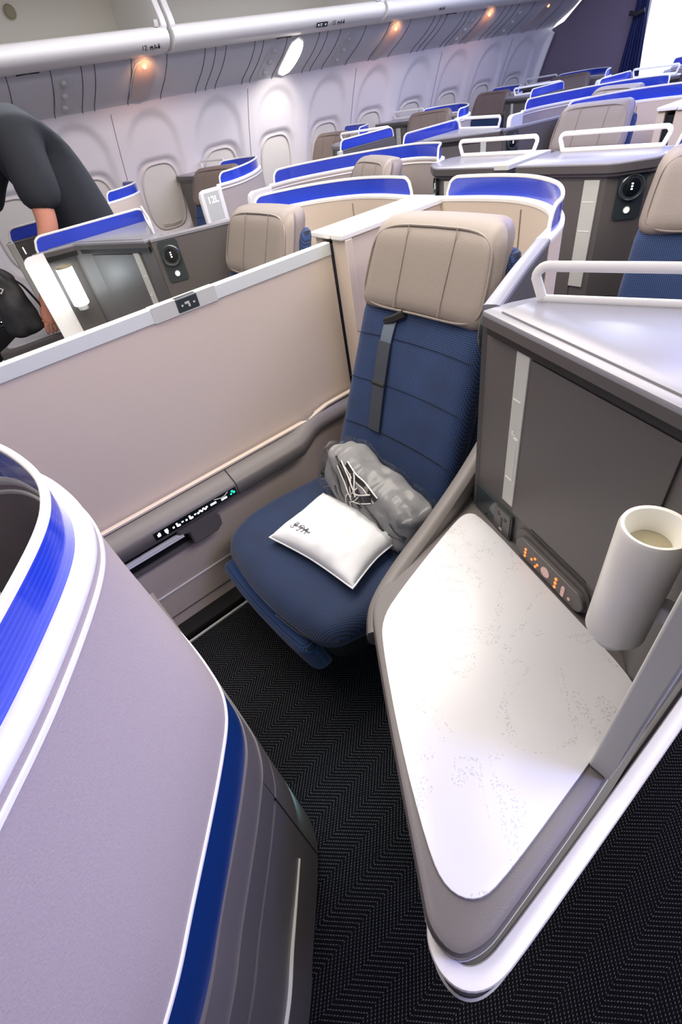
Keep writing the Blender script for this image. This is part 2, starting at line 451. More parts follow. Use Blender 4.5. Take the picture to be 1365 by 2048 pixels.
struct('wall_left', build_wall(), 'wall', smooth=60)
for k, y in enumerate(WIN):
    pts = []
    for q in range(40):
        a = 2*PI*q/40; c, s = math.cos(a), math.sin(a)
        pts.append((math.copysign(abs(c)**.62, c), math.copysign(abs(s)**.62, s)))
    x = wx(WZ)-0.035
    mb = MB(); ring = [(wx(WZ+p[1]*WHH)-0.036, y+p[0]*WHW, WZ+p[1]*WHH) for p in pts]
    mb.sweep(ring, 0.007, 0.006, closed=True, up=(1, 0, 0))
    f = struct('window_%d' % (k+1), mb, 'bezel')
    mb = MB(); sh = [(wx(WZ+p[1]*WHH*.97)-0.0405, y+p[0]*WHW*.97, WZ+p[1]*WHH*.97) for p in pts]
    mb.poly(sh+[(p[0]-.004, p[1], p[2]) for p in sh], [tuple(range(40)), tuple(range(79, 39, -1))]+[(i, (i+1) % 40, 40+(i+1) % 40, 40+i) for i in range(40)])
    obj('shade', mb, 'shade', f)
    mb = MB(); mb.sweep([(x-0.004, y-WHW*.55, WZ-WHH*.80), (x-0.002, y, WZ-WHH*.84), (x-0.004, y+WHW*.55, WZ-WHH*.80)], 0.004, 0.006, up=(1, 0, 0))
    obj('shade_pull', mb, 'bezel', f)
for k, y in enumerate([0.39, 1.62, 2.85, 4.10, 5.33, 6.56]):
    mb = MB(); mb.sweep([(wx(z)+.0005, y, z) for z in [.1+.08*i for i in range(20)]], 0.0022, 0.0015, up=(0, 1, 0))
    struct('trim_%d' % (k+1), mb, 'seam')
# white end trim at the bulkhead
mb = MB(); mb.sweep([(wx(z)+.02, BY-.05, z) for z in [.1+.08*i for i in range(20)]], 0.05, 0.02, up=(0, 1, 0)); struct('trim_7', mb, 'white')
# service panel valance over the windows
VP = [(-4.64, 1.645), (-4.60, 1.678), (-4.53, 1.712), (-4.455, 1.748), (-4.385, 1.788), (-4.325, 1.832), (-4.285, 1.875)]
VC = catmull(VP, 4)
def vpt(t, off=0.0):
    f = max(0.0, min(0.9999, t))*(len(VC)-1); i = int(f); f -= i
    a = Vector(VC[i]); b = Vector(VC[min(i+1, len(VC)-1)]); p = a.lerp(b, f); tg = (b-a).normalized(); n = Vector((tg.y, -tg.x))
    return p+n*off
mb = MB(); vs = []; fs = []
for y in (-0.9, BY):
    for p in VC: vs.append((p[0], y, p[1]))
    for p in reversed(VC): vs.append((p[0]-.02, y, p[1]+.03))
n = len(VC)*2
for i in range(n): fs.append((i, (i+1) % n, n+(i+1) % n, n+i))
fs += [tuple(range(n)), tuple(range(2*n-1, n-1, -1))]
mb.poly(vs, fs); struct('trim_8', mb, 'psu')
seam_y = [-0.28, -0.11, 0.0, 0.32, 0.40, 0.95, 1.22, 1.42, 1.51, 1.77, 2.04, 2.35, 2.44, 2.53, 2.79, 2.87, 3.10, 3.43, 3.52, 3.66, 3.95, 4.24, 4.51, 4.83, 4.92, 5.01, 5.27, 5.35, 5.58, 5.91, 6.02, 6.14, 6.43, 6.72, 6.99]
mb = MB()
for y in seam_y:
    mb.sweep([(vpt(t, .0006).x, y+.03*(t-.5)*0, vpt(t, .0006).y) for t in [i/12 for i in range(13)]], 0.0028, 0.002, up=(0, 1, 0))
struct('trim_9', mb, 'seam')
def oval_patch(y, hw, t0, t1, off, nn=32, sq=.7):
    pts = []
    for q in range(nn):
        a = 2*PI*q/nn; c, s = math.cos(a), math.sin(a)
        u = math.copysign(abs(c)**sq, c)*hw; t = (t0+t1)/2+math.copysign(abs(s)**sq, s)*(t1-t0)/2
        p = vpt(t, off); pts.append((p.x, y+u, p.y))
    return pts
def valance_strip(pts_out, pts_in=None):
    pass
def patch_mesh(y, hw, t0, t1, off, th=.006, rows=12, cols=10):
    # rounded patch following the valance curve
    mb = MB(); top = {}; vs = []; fs = []
    for layer in (0, 1):
        for i in range(rows+1):
            s = -1+2*i/rows; wdt = (max(0.0, 1-abs(s)**2.6))**(1/2.6)
            t = (t0+t1)/2+s*(t1-t0)/2
            for j in range(cols+1):
                u = (-1+2*j/cols)*hw*wdt; p = vpt(t, off-(th if layer else 0)); vs.append((p.x, y+u, p.y))
    n = (rows+1)*(cols+1)
    for i in range(rows):
        for j in range(cols):
            a = i*(cols+1)+j; q = (a, a+1, a+cols+2, a+cols+1); fs.append(q); fs.append(tuple(n+k for k in reversed(q)))
    for i in range(rows):
        for j in (0, cols):
            a = i*(cols+1)+j; b = a+cols+1; fs.append((a, b, n+b, n+a))
    mb.poly(vs, fs); return mb
def reading_light(y, state, label):
    r = thing('reading_light', label, 'reading light', (0, y, 0), group='reading lights in the panel over the windows')
    obj('rim', patch_mesh(0, 0.092, 0.06, 0.95, 0.006), 'psuoval', r)
    if state == 'white': obj('lens', patch_mesh(0, 0.075, 0.12, 0.90, 0.012, th=.012), 'readon', r)
    else:
        obj('cup', patch_mesh(0, 0.080, 0.12, 0.90, 0.010, th=.01), 'warmcup', r)
        p = vpt(.82, .012); q = MB().lathe([(0, .008), (.010, .008), (.014, .002), (.014, -.004)], (p.x, .0, p.y), 16, axis=(.4, 0, -1)); obj('bulb', q, 'warmon' if state == 'warm' else 'psuoval', r)
    return r
reading_light(0.62, 'off', 'unlit reading light at the far left end above the windows')
reading_light(1.86, 'warm', 'orange glowing reading light below the row 12 bin marking')
reading_light(3.21, 'white', 'brightly lit white reading light beside the dark bin sign')
reading_light(4.33, 'warm', 'orange reading light under the gap between second and third bin')
reading_light(5.68, 'warm', 'orange reading light farther back, second one past the bright white one')
reading_light(6.72, 'warm', 'orange reading light nearest the rear partition')
def nozzle(y, label):
    r = thing('air_nozzle_panel', label, 'air vent', (0, y, 0), group='oval air nozzle panels over the windows')
    obj('panel', patch_mesh(0, 0.075, 0.12, 0.88, 0.004), 'psuoval', r)
    for t in (.28, .52, .74):
        p = vpt(t, .008); obj('nozzle', MB().lathe([(.004, .016), (.014, .014), (.020, .006), (.022, -.004)], (p.x, -.012, p.y), 18, axis=(.5, 0, -1)), 'silver', r)
nozzle(1.30, 'pale oval air nozzle panel behind the head of the standing person')
nozzle(3.00, 'oval air nozzle panel left of the bright white reading light')
nozzle(3.80, 'oval air nozzle panel right of the bright white reading light')
nozzle(5.45, 'oval air nozzle panel in the blue lit stretch further back')
nozzle(6.25, 'oval air nozzle panel last before the rear partition')
for y, lb in ((1.08, 'black vent slot at the left under the first bin lip'), (3.06, 'black vent slot under the second bin near its dark sign'), (5.05, 'black vent slot under the third bin')):
    p = vpt(.97, .004); o = obj('vent_slot', MB().sweep([(p.x, y-.07, p.y), (p.x+.004, y, p.y+.002), (p.x, y+.07, p.y)], .008, .008), 'ink'); tag(o, lb, 'vent', 'vent slots under the bins')

# ceiling, right wall, front wall, rear wall
struct('ceiling', MB().box((-1.5, 3.3, 2.58), (7.6, 10.2, 0.06)), 'lining')
struct('wall_right', MB().box((1.95, 3.0, 1.3), (0.06, 9.0, 2.6)), 'wall')
struct('wall_front', MB().box((-1.5, -2.0, 1.3), (7.0, 0.06, 2.6)), 'lining')
mb = MB()
rearp = [(-4.93, 0), (-4.93, .9), (-4.72, 1.62), (-4.5, 1.68), (-4.2, 1.9), (-4.2, 2.55), (-3.52, 2.55), (-3.52, 0)]
mb.poly([(x, BY, z) for x, z in rearp]+[(x, BY+.06, z) for x, z in rearp], [tuple(range(8)), tuple(range(15, 7, -1))]+[(i, (i+1) % 8, 8+(i+1) % 8, 8+i) for i in range(8)])
struct('wall_rear', mb, 'bulk')
struct('wall_rear_centre', MB().box((-1.42, BY+.03, 1.28), (2.75, .06, 2.55)), 'bulk')
struct('wall_far', MB().box((-2.6, 11.6, 1.3), (4.8, .06, 2.6)), 'lining')
struct('wall_rear_cabin', MB().box((-4.95, 9.5, 1.3), (.06, 4.2, 2.6)), 'wall')
struct('ceiling_rear', MB().box((-2.6, 9.7, 2.4), (4.8, 4.0, .06)), 'glow')

# ---------------------------------------------------------------- overhead bins
def bin_mesh(L):
    prof = catmull([(-4.28, 1.865), (-4.20, 1.862), (-4.12, 1.875), (-4.07, 1.91), (-4.065, 1.945), (-4.09, 1.975), (-4.13, 1.985)], 4)
    inner = catmull([(-4.18, 1.965), (-4.3, 1.955), (-4.62, 1.965), (-4.76, 2.02), (-4.80, 2.15), (-4.74, 2.32), (-4.55, 2.45), (-4.25, 2.50)], 3)
    out = catmull([(-4.25, 2.52), (-4.58, 2.48), (-4.80, 2.34), (-4.84, 2.15), (-4.80, 1.99), (-4.62, 1.93), (-4.30, 1.90)], 3)
    return prof, inner, out
def extr(mb, prof, y0, y1, closed=True):
    n = len(prof); vs = [(p[0], y, p[1]) for y in (y0, y1) for p in prof]
    fs = [(i, (i+1) % n, n+(i+1) % n, n+i) for i in range(n if closed else n-1)]+[tuple(range(n)), tuple(range(2*n-1, n-1, -1))]
    mb.poly(vs, fs); return mb
def overhead_bin(y0, y1, label):
    r = thing('overhead_bin', label, 'overhead bin', (0, y0, 0), group='open overhead bins over the window seats'); L = y1-y0
    prof, inner, out = bin_mesh(L)
    obj('bin_lip', extr(MB(), prof+[(-4.18, 1.972), (-4.25, 1.9)], .012, L-.012), 'white', r, bevel=.004)
    obj('bin_lining', extr(MB(), inner+out, .03, L-.03), 'binin', r)
    side = [(-4.09, 1.95), (-4.06, 1.985), (-4.115, 2.10), (-4.13, 2.25), (-4.10, 2.40), (-4.05, 2.52), (-4.4, 2.52), (-4.75, 2.40), (-4.84, 2.2), (-4.80, 1.98), (-4.3, 1.93)]
    side = chaikin(side, 2)
    for a in (0.006, L-.046): obj('bin_side', extr(MB(), side, a, a+.040), 'white', r, bevel=.006)
    obj('latch', MB().lathe([(.0, .012), (.028, .010), (.036, 0)], (-4.775, L*.62, 2.20), 20, axis=(1, 0, 0)), 'tan', r)
    obj('hinge', MB().box((-4.085, L-.075, 1.992), (.02, .03, .035), 0, .004), 'silver', r)
    d = catmull([(-4.02, 2.46), (-3.86, 2.50), (-3.70, 2.535)], 4); obj('bin_door', extr(MB(), d+[(p[0], p[1]+.02) for p in reversed(d)], .01, L-.01), 'white', r)
    return r
b1 = overhead_bin(0.06, 2.00, 'open overhead bin marked 12 at upper left, with beige lining')
b0 = overhead_bin(-0.9, 0.05, 'open overhead bin cut by the left edge above the person')
b2 = overhead_bin(2.01, 3.98, 'open overhead bin with dark sign and 15 marking, top centre')
b3 = overhead_bin(3.99, 5.92, 'overhead bin right of the one marked 15')
b4 = overhead_bin(5.93, BY-.02, 'last overhead bin next to the rear partition')
def lipmat(y, up=0): return frame_mat((-4.078+up*.012, y, 1.893+up*.035), (0, 1, 0), (-.62+up*.1, 0, .78) if not up else (.35, 0, .93))
def lip_text(b, y, s, size=.04):
    t = text_mesh('bin_marking', s, size, 'ink', b, Matrix.Translation((0, -b.location.y, 0)) @ lipf(y))
    return t
def lipf(y, ang=52):
    a = math.radians(ang)   # text plane faces +x and down
    n = Vector((math.sin(a), 0, -math.cos(a))).normalized(); x = Vector((0, 1, 0)); up = n.cross(x)
    m = Matrix((x, up, n)).transposed().to_4x4(); m.translation = Vector((-4.0935, y, 1.8905))+n*.0052; return m
def icons(b, y):
    mb = MB(); m = Matrix.Translation((0, -b.location.y, 0)) @ lipf(y)
    def q(cx, cy, w, h):
        vs = [m @ Vector((cx+sx*w/2, cy+sy*h/2, z)) for z in (0, .0008) for sx, sy in ((-1, -1), (1, -1), (1, 1), (-1, 1))]
        mb.poly([tuple(v) for v in vs], [(4, 5, 6, 7), (0, 1, 2, 3), (0, 1, 5, 4), (1, 2, 6, 5), (2, 3, 7, 6), (3, 0, 4, 7)])
    q(-.03, .002, .020, .008); q(-.02, -.007, .006, .016); q(-.036, -.006, .006, .012); q(-.004, .0, .006, .026); q(.006, -.004, .010, .008)
    q(.024, .004, .006, .022); q(.024, -.004, .014, .014)
    obj('bin_icons', mb, 'ink', b)
lip_text(b1, 1.80, '12'); icons(b1, 1.88)
lip_text(b2, 3.42, '15'); icons(b2, 3.50)
icons(b3, 4.70)
mb = MB(); m = Matrix.Translation((0, -b2.location.y, 0)) @ lipf(3.30)
vs = [m @ Vector((sx*.055, sy*.016, z)) for z in (0, .002) for sx, sy in ((-1, -1), (1, -1), (1, 1), (-1, 1))]
mb.poly([tuple(v) for v in vs], [(4, 5, 6, 7), (0, 1, 2, 3), (0, 1, 5, 4), (1, 2, 6, 5), (2, 3, 7, 6), (3, 0, 4, 7)])
sg = obj('bin_sign', mb, 'piano', b2)
mb = MB()
for cx, w_, h_ in ((-.035, .014, .014), (-.010, .022, .006), (-.008, .018, .004), (.034, .012, .012)):
    cy = {-.010: .005, -.008: -.006}.get(cx, 0)
    vs = [m @ Vector((cx+sx*w_/2, cy+sy*h_/2, z)) for z in (.002, .0026) for sx, sy in ((-1, -1), (1, -1), (1, 1), (-1, 1))]
    mb.poly([tuple(v) for v in vs], [(4, 5, 6, 7), (0, 1, 2, 3), (0, 1, 5, 4), (1, 2, 6, 5), (2, 3, 7, 6), (3, 0, 4, 7)])
obj('sign_symbols', mb, 'white', sg)
spot('reading_spot', (-4.25, 3.21, 1.79), (-4.7, 3.05, 1.0), 16, (1, .95, .88), 95, .8)
for y in (1.86, 4.33, 5.68): spot('warm_spot', (-4.22, y, 1.83), (-4.42, y, 1.70), 1.6, (1, .45, .2), 120, .9)

# ---------------------------------------------------------------- suite shells
ZR = 1.155
def band_top(h, r=.045):
    def f(s, L):
        e = min(s, L-s)
        if e >= r: return ZR+h
        return ZR+.004+h-r+math.sqrt(max(0, r*r-(r-e)**2))-.004 if h >= r else ZR+h*math.sin(min(1, e/r)*PI/2)
    return f
def acrylic(root, path, mirror, h=.058, side=None):
    path = resample(path, .012)
    r = .045; f = band_top(h, r)
    b = obj('blue_band', MB().ribbon(path, ZR, f, .005), 'blue', root, mirror)
    P = [Vector(p) for p in path]; S = [0]
    for a, c in zip(P, P[1:]): S.append(S[-1]+(c-a).length)
    L = S[-1]; rail = [(P[0].x, P[0].y, ZR-.004)]+[(p.x, p.y, max(ZR+.002, f(s, L))) for p, s in zip(P, S)]+[(P[-1].x, P[-1].y, ZR-.004)]
    # fill the steep ends
    out = [rail[0]]
    for a, c in zip(rail, rail[1:]):
        if (Vector(c)-Vector(a)).length > .012:
            for k in (1, 2): out.append(tuple(Vector(a).lerp(Vector(c), k/3)))
        out.append(c)
    obj('band_frame', MB().sweep(out, .0048, .0048, seg=8), 'white', b, mirror)
    return b
SH1 = catmull([(.075, 1.545), (.26, 1.562), (.42, 1.54), (.565, 1.45), (.665, 1.31), (.715, 1.17)], 8)
SH1b = [(.715, 1.17), (.79, .965), (.868, .768)]
SH2 = catmull([(.535, 2.20), (.585, 2.29), (.635, 2.35), (.70, 2.378), (.80, 2.394), (.875, 2.390), (.94, 2.366), (1.03, 2.308), (1.104, 2.248), (1.22, 2.135), (1.33, 1.99), (1.385, 1.87), (1.395, 1.74)], 7)
SH2L = catmull([(.535, 2.22), (.59, 2.31), (.65, 2.38), (.75, 2.405), (.87, 2.412), (.95, 2.402), (1.02, 2.356), (1.14, 2.250), (1.217, 2.176), (1.34, 2.015), (1.395, 1.88), (1.403, 1.81), (1.405, 1.74)], 7)
def shell_odd(loc, sx, label, detail=False):
    r = thing('privacy_shell', label, 'privacy shell', loc, group='curved privacy shells of the cabin'); mi = sx < 0
    obj('shell_wall', MB().ribbon(SH1, .06, ZR-.012, .034), 'beige', r, mi)
    obj('side_panel', MB().ribbon(resample(SH1b, .04), .06, ZR-.010, .030), 'dark', r, mi)
    obj('rim', MB().sweep([(x, y, ZR-.006) for x, y in SH1], .019, .009, seg=12), 'white', r, mi)
    obj('ledge_strip', MB().sweep([(x, y, ZR-.006) for x, y in resample(SH1b, .05)], .018, .009, seg=12), 'top', r, mi)
    acrylic(r, [(x, y+.004) for x, y in catmull([(.09, 1.548), (.26, 1.565), (.42, 1.543), (.565, 1.453), (.668, 1.312), (.705, 1.205)], 8)], mi)
    mb = MB(); k = SH1[16]; t = (Vector(SH1[17])-Vector(SH1[15])).normalized(); q = Vector((t.y, -t.x))*.0178
    mb.sweep([(k[0]+q.x, k[1]+q.y, z) for z in (.4, .8, 1.13)], .0022, .0022, up=(0, 1, 0)); obj('stitched_seam', mb, 'taupe', r, mi)
    return r
def shell_even(loc, sx, label, plate=None, shade=None):
    r = thing('privacy_shell', label, 'privacy shell', loc, group='curved privacy shells of the cabin'); mi = sx < 0
    obj('shell_wall', MB().loft_wall(SH2L, .785, SH2, ZR-.012, .024), 'fabric', r, mi)
    pp = resample(SH2L, .01)
    obj('inner_wall', MB().ribbon(SH2L, .10, .785, .018), 'beige', r, mi)
    # path runs with its left side... outside of the shell is away from the seat
    obj('rim', MB().sweep([(x, y, ZR-.008) for x, y in SH2], .0135, .010, seg=12), 'white', r, mi)
    obj('rim_bead', MB().sweep([(x, y, ZR-.027) for x, y in SH2], .0155, .0045, seg=8), 'white', r, mi)
    acrylic(r, catmull([(.552, 2.225), (.59, 2.288), (.638, 2.342), (.70, 2.368), (.80, 2.386), (.87, 2.383), (.935, 2.360), (1.025, 2.302), (1.10, 2.242), (1.215, 2.13), (1.325, 1.985), (1.38, 1.87), (1.390, 1.77)], 8), mi)
    obj('piping', MB().sweep([(x, y, .785) for x, y in pp], .0155, .0042, seg=8), 'white', r, mi)
    obj('navy_panel', MB().ribbon(pp, .675, .783, .022), 'navyband', r, mi)
    lo = resample(catmull([(.50, 2.408), (.85, 2.413), (.955, 2.402), (1.025, 2.357), (1.14, 2.253), (1.222, 2.178), (1.345, 2.015), (1.40, 1.88), (1.41, 1.56)], 8), .012)
    obj('recess_panel', MB().ribbon(lo, .585, .675, .024), 'taupedark', r, mi)
    obj('shadow_groove', MB().ribbon(lo, .478, .50, .020), 'black', r, mi)
    obj('ridge', MB().ribbon(lo, .50, .585, .030), 'dark', r, mi)
    obj('lower_panel', MB().ribbon(lo, .03, .482, .028), 'dark', r, mi)
    # thin light strip and seam on the diagonal of the lower panel (outside = toward +u,+y)
    st = resample(catmull([(1.040, 2.356), (1.145, 2.264), (1.230, 2.187), (1.354, 2.022)], 8), .01)
    obj('light_strip', MB().ribbon(st, .2525, .2565, .009, off=.0045), 'silver', r, mi)
    obj('panel_seam', MB().sweep([(1.002, 2.392, z) for z in (.03, .2, .4, .58)], .0025, .002, up=(0, 1, 0)), 'black', r, mi)
    # end plate
    pl = [(.0, .60), (.165, .60), (.165, ZR-.008), (.035, ZR-.008), (.010, ZR-.018), (.0, ZR-.045)]
    vs = [(x, 1.585+a, z) for x in (1.385, 1.425) for a, z in pl]
    mb = MB(); mb.poly(vs, [tuple(range(6)), tuple(range(11, 5, -1))]+[(i, (i+1) % 6, 6+(i+1) % 6, 6+i) for i in range(6)])
    obj('end_plate', mb, 'white' , r, mi, bevel=.006)
    return r

def far_text(root, s, loc, sx):
    m = frame_mat(loc, (0, 1, 0), (0, 0, 1)); return text_mesh('seat_number', s, .055, 'led', root, m, .001)

# ---------------------------------------------------------------- consoles
def face_pt(A, B, s, z, out=0.0):
    A = Vector(A); B = Vector(B); e = (B-A).normalized(); n = Vector((e.y, -e.x)); p = A+e*s+n*out; return (p.x, p.y, z)
def face_box(mb, A, B, s0, s1, z0, z1, out, th=.004, rnd=0.0):
    if rnd:
        pts = []
        for cx, cz, a0 in ((s1-rnd, z1-rnd, 0), (s0+rnd, z1-rnd, 90), (s0+rnd, z0+rnd, 180), (s1-rnd, z0+rnd, 270)):
            for k in range(7):
                a = math.radians(a0+k*15); pts.append((cx+rnd*math.cos(a), cz+rnd*math.sin(a)))
    else: pts = [(s0, z0), (s1, z0), (s1, z1), (s0, z1)]
    n = len(pts); vs = [face_pt(A, B, a, z, out) for a, z in pts]+[face_pt(A, B, a, z, out-th) for a, z in pts]
    mb.poly(vs, [tuple(range(n)), tuple(range(2*n-1, n-1, -1))]+[(i, (i+1) % n, n+(i+1) % n, n+i) for i in range(n)]); return mb
def dial(root, A, B, s, zc, mi, w=.044):
    e = (Vector(B)-Vector(A)).normalized(); nrm = (e.y, -e.x, 0)
    d = obj('control_panel', face_box(MB(), A, B, s-w, s+w, zc-.105, zc+.058, .004, .006, .014), 'piano', root, mi)
    c = face_pt(A, B, s, zc, .004); g = min(1.18, (w-.002)/.036)
    obj('dial_ring', MB().lathe([(.031*g, .0), (.0345*g, .004), (.036*g, .010), (.033*g, .013), (.031*g, .008)], c, 32, axis=nrm), 'ringmetal', d, mi)
    obj('dial_face', MB().lathe([(.0, .010), (.020*g, .010), (.031*g, .006), (.031*g, 0)], c, 32, axis=nrm), 'blackgloss', d, mi)
    mb = MB()
    for k in (-1, 0, 1): face_box(mb, A, B, s-.003, s+.003, zc+k*.0085-.0022+.004, zc+k*.0085+.0022+.004, .0156, .002)
    obj('dial_lights', mb, 'led', d, mi)
    c2 = face_pt(A, B, s, zc-.073, .004)
    obj('button_ring', MB().lathe([(.008, .001), (.011, .004), (.012, .0)], c2, 20, axis=nrm), 'silver', d, mi)
    obj('button_light', MB().lathe([(.0, .003), (.0075, .003), (.0075, 0)], c2, 16, axis=nrm), 'led', d, mi)
def rail_bar(root, a, b, mi, h=.060, name='guard_rail'):
    a = Vector(a); b = Vector(b); e = (b-a).normalized(); L = (b-a).length; pts = []; r = .018
    for cx, cz, a0 in ((L-r, h-r, 0), (r, h-r, 90), (r, .008, 180), (L-r, .008, 270)):
        rr = r if cz > .02 else .004
        for k in range(6):
            t = math.radians(a0+k*18); pts.append((cx+(rr*math.cos(t)), cz+rr*math.sin(t)))
    path = [(a.x+e.x*s, a.y+e.y*s, ZR+.002+z) for s, z in pts]
    return obj(name, MB().sweep(path, .0085, .0052, closed=True, seg=8, up=(-e.y, e.x, 0), sq=.6), 'white', root, mi)
A1, B1 = (.865, .765), (1.33, .60)
def lamp(root, c, z0, z1, r, m, mi, stub=True):
    if m == 'lampon':
        l = obj('reading_lamp', MB().lathe([(r*.9, z0), (r, z0+.004), (r, z1-.003), (r*.97, z1)], (c[0], c[1], 0), 32), m, root, mi)
        obj('lamp_cap', MB().lathe([(r*.99, z1-.002), (r*.99, z1+.006), (r*.90, z1+.006), (r*.86, z1+.0015)], (c[0], c[1], 0), 32), 'tan', l, mi)
    else:
        l = obj('reading_lamp', MB().lathe([(r*.9, z0), (r, z0+.006), (r, z1-.006), (r*.95, z1), (r*.84, z1-.001), (r*.62, z1-.018), (r*.60, z1-.06)], (c[0], c[1], 0), 40), m, root, mi)
        obj('lamp_well', MB().lathe([(.001, z1-.030), (r*.60, z1-.030), (r*.60, z1-.040)], (c[0], c[1], 0), 32), 'tan', l, mi)
    obj('lamp_stem', MB().lathe([(r*.62, z0-.022), (r*.68, z0-.004), (r*.68, z0+.002)], (c[0], c[1], 0), 24), 'silver', l, mi)
    obj('lamp_bracket', MB().box((c[0]+r+.012, c[1]+.01, (z0+z1)/2-.03), (.03, .022, .03), 0, .004), 'silver', l, mi)
    return l
TOP1 = [(.868, .742), (1.325, .580), (1.345, .565), (1.378, .40), (1.392, .395), (1.392, .985), (.915, .845), (.885, .80)]
TABLE = [(.865, .67), (.865, .72), (.90, .732), (1.15, .642), (1.355, .57), (1.375, .54), (1.378, .38), (1.380, .17), (1.372, .118), (1.335, .096), (1.285, .112), (1.15, .19), (.99, .30), (.945, .342), (.92, .41)]
SUR = [(.80, .86), (.82, .66), (.858, .48), (.875, .39), (.905, .345), (.97, .297), (1.14, .18), (1.305, .072), (1.345, .045), (1.39, .050), (1.408, .09), (1.41, .13), (1.41, .38), (1.395, .62), (.88, .82)]
def console_odd(loc, sx, label, lit=False, full=True, group='odd row side consoles'):
    r = thing('side_console', label, 'console', loc, group=group); mi = sx < 0
    body = [A1, (1.32, .603), (1.345, .57), (1.366, .56), (1.366, .965), (.925, .83)]
    obj('cabinet', MB().prism(body, .60, 1.132), 'dark', r, mi)
    obj('lower_body', MB().prism([(.90, .86), (1.34, .66), (1.385, .66), (1.385, .965), (.96, .88)], .0, .60), 'dark2', r, mi)
    t = obj('top', MB().prism(TOP1, 1.146, ZR, .004), 'top', r, mi); obj('top_edge', MB().prism(TOP1, 1.128, 1.146), 'dark2', r, mi)
    ins = [(.905, .748), (1.325, .60), (1.355, .575), (1.378, .46), (1.378, .965), (.93, .822)]
    obj('top_inset', MB().prism(ins, ZR-.002, ZR+.004, .003), 'top', t, mi)
    obj('top_lip', MB().prism([(.872, .752), (1.325, .592), (1.345, .575), (1.375, .41), (1.385, .41), (1.385, .97), (.92, .84)], 1.108, 1.129), 'black', r, mi)
    d = obj('cabinet_door', face_box(MB(), A1, B1, .141, .447, .735, 1.100, .004, .006), 'dark', r, mi, bevel=.001)
    s = obj('door_pull', face_box(MB(), A1, B1, .101, .138, .750, 1.106, .006, .008), 'silver', r, mi, bevel=.0015)
    mb = MB()
    for z in (.820, 1.01): face_box(mb, A1, B1, .106, .128, z-.0015, z+.0015, .0068, .001)
    face_box(mb, A1, B1, .1275, .1285, .82, .915, .0068, .001)
    face_box(mb, A1, B1, .112, .121, .932, .934, .0068, .001); face_box(mb, A1, B1, .118, .132, .924, .929, .0068, .001); face_box(mb, A1, B1, .112, .116, .934, .940, .0068, .001)
    obj('pull_marks', mb, 'white', s, mi)
    if full:
        p = obj('socket_panel', face_box(MB(), A1, B1, .002, .147, .650, .724, .008, .012, .006), 'piano', r, mi)
        obj('outlet', face_box(MB(), A1, B1, .084, .143, .654, .720, .010, .006, .004), 'dark2', p, mi)
        mb = MB()
        for a, z, w_, h_ in ((.100, .705, .004, .010), (.104, .703, .006, .004), (.124, .700, .004, .010), (.129, .702, .006, .004), (.113, .694, .006, .008), (.113, .684, .007, .006), (.113, .674, .005, .007), (.028, .690, .003, .004), (.05, .66, .003, .003)):
            face_box(mb, A1, B1, a-w_/2, a+w_/2, z-h_/2, z+h_/2, .0108, .002)
        obj('outlet_holes', mb, 'black', p, mi)
        obj('outlet_label', face_box(MB(), A1, B1, .107, .117, .659, .664, .0108, .001), 'silver', p, mi)
        q = obj('handset_dock', face_box(MB(), A1, B1, .165, .392, .651, .722, .006, .01, .030), 'dark2', r, mi)
        obj('dock_slot', face_box(MB(), A1, B1, .205, .370, .7335, .7395, .0055, .006, .002), 'black', r, mi)
        h = obj('handset', face_box(MB(), A1, B1, .178, .388, .655, .706, .016, .014, .024), 'dark', q, mi, bevel=.003)
        def dot(s_, z_, rr): return face_box(MB(), A1, B1, s_-rr, s_+rr, z_-rr, z_+rr, .0176, .002, rr*.98)
        for s_, z_, rr in [(.214, .669, .0032), (.214, .679, .0032), (.214, .689, .0032), (.236, .678, .0030), (.246, .689, .0030), (.250, .668, .0030), (.255, .678, .0030), (.312, .668, .0036), (.312, .680, .0036), (.312, .692, .0036)]:
            obj('lit_button', dot(s_, z_, rr), 'orange', h, mi)
        obj('round_button', dot(.280, .680, .0125), 'pinkled', h, mi); obj('small_button', dot(.353, .674, .0035), 'pinkled', h, mi)
        obj('bar_button', face_box(MB(), A1, B1, .330, .339, .663, .692, .0176, .002, .004), 'pinkled', h, mi)
    # table
    s = obj('table_surround', MB().prism(chaikin(SUR, 2), .600, .648, .012), 'taupedark', r, mi)
    obj('table_top', MB().prism(chaikin(TABLE, 2), .645, .6545, .002), 'marble', r, mi)
    SURi = [(x-(x-1.15)*.03, y-(y-.45)*.03) for x, y in SUR]
    obj('surround_skirt', MB().prism(chaikin([(x+.012 if x > 1.3 else x, y-.004 if y < .1 else y) for x, y in SUR], 2), .572, .590), 'dark2', r, mi)
    obj('surround_bead', MB().prism(chaikin([(x+(.001 if x > 1.3 else -.004), y-(.001 if y < .1 else -.004)) for x, y in SUR], 2), .592, .6005), 'silver', r, mi)
    # armrest shoulder rising to the seat back
    arm = catmull([(.945, .325, .600), (.900, .375, .609), (.866, .47, .618), (.838, .62, .642), (.812, .78, .688), (.795, .90, .745)], 6)
    obj('arm_shoulder', MB().sweep(arm, .026, .035, seg=12, sq=.7), 'taupedark', r, mi)
    # aisle wall with its pale front edge
    obj('aisle_wall', MB().prism([(1.378, .419), (1.409, .419), (1.409, .985), (1.378, .985)], .05, ZR-.02), 'dark', r, mi)
    e = [(.0, .60), (.030, .60), (.030, ZR-.004), (.0, ZR-.004)]
    obj('end_panel', MB().prism([(1.377, .385), (1.4105, .385), (1.4105, .420), (1.377, .420)], .650, ZR-.004), 'silver', r, mi, bevel=.004)
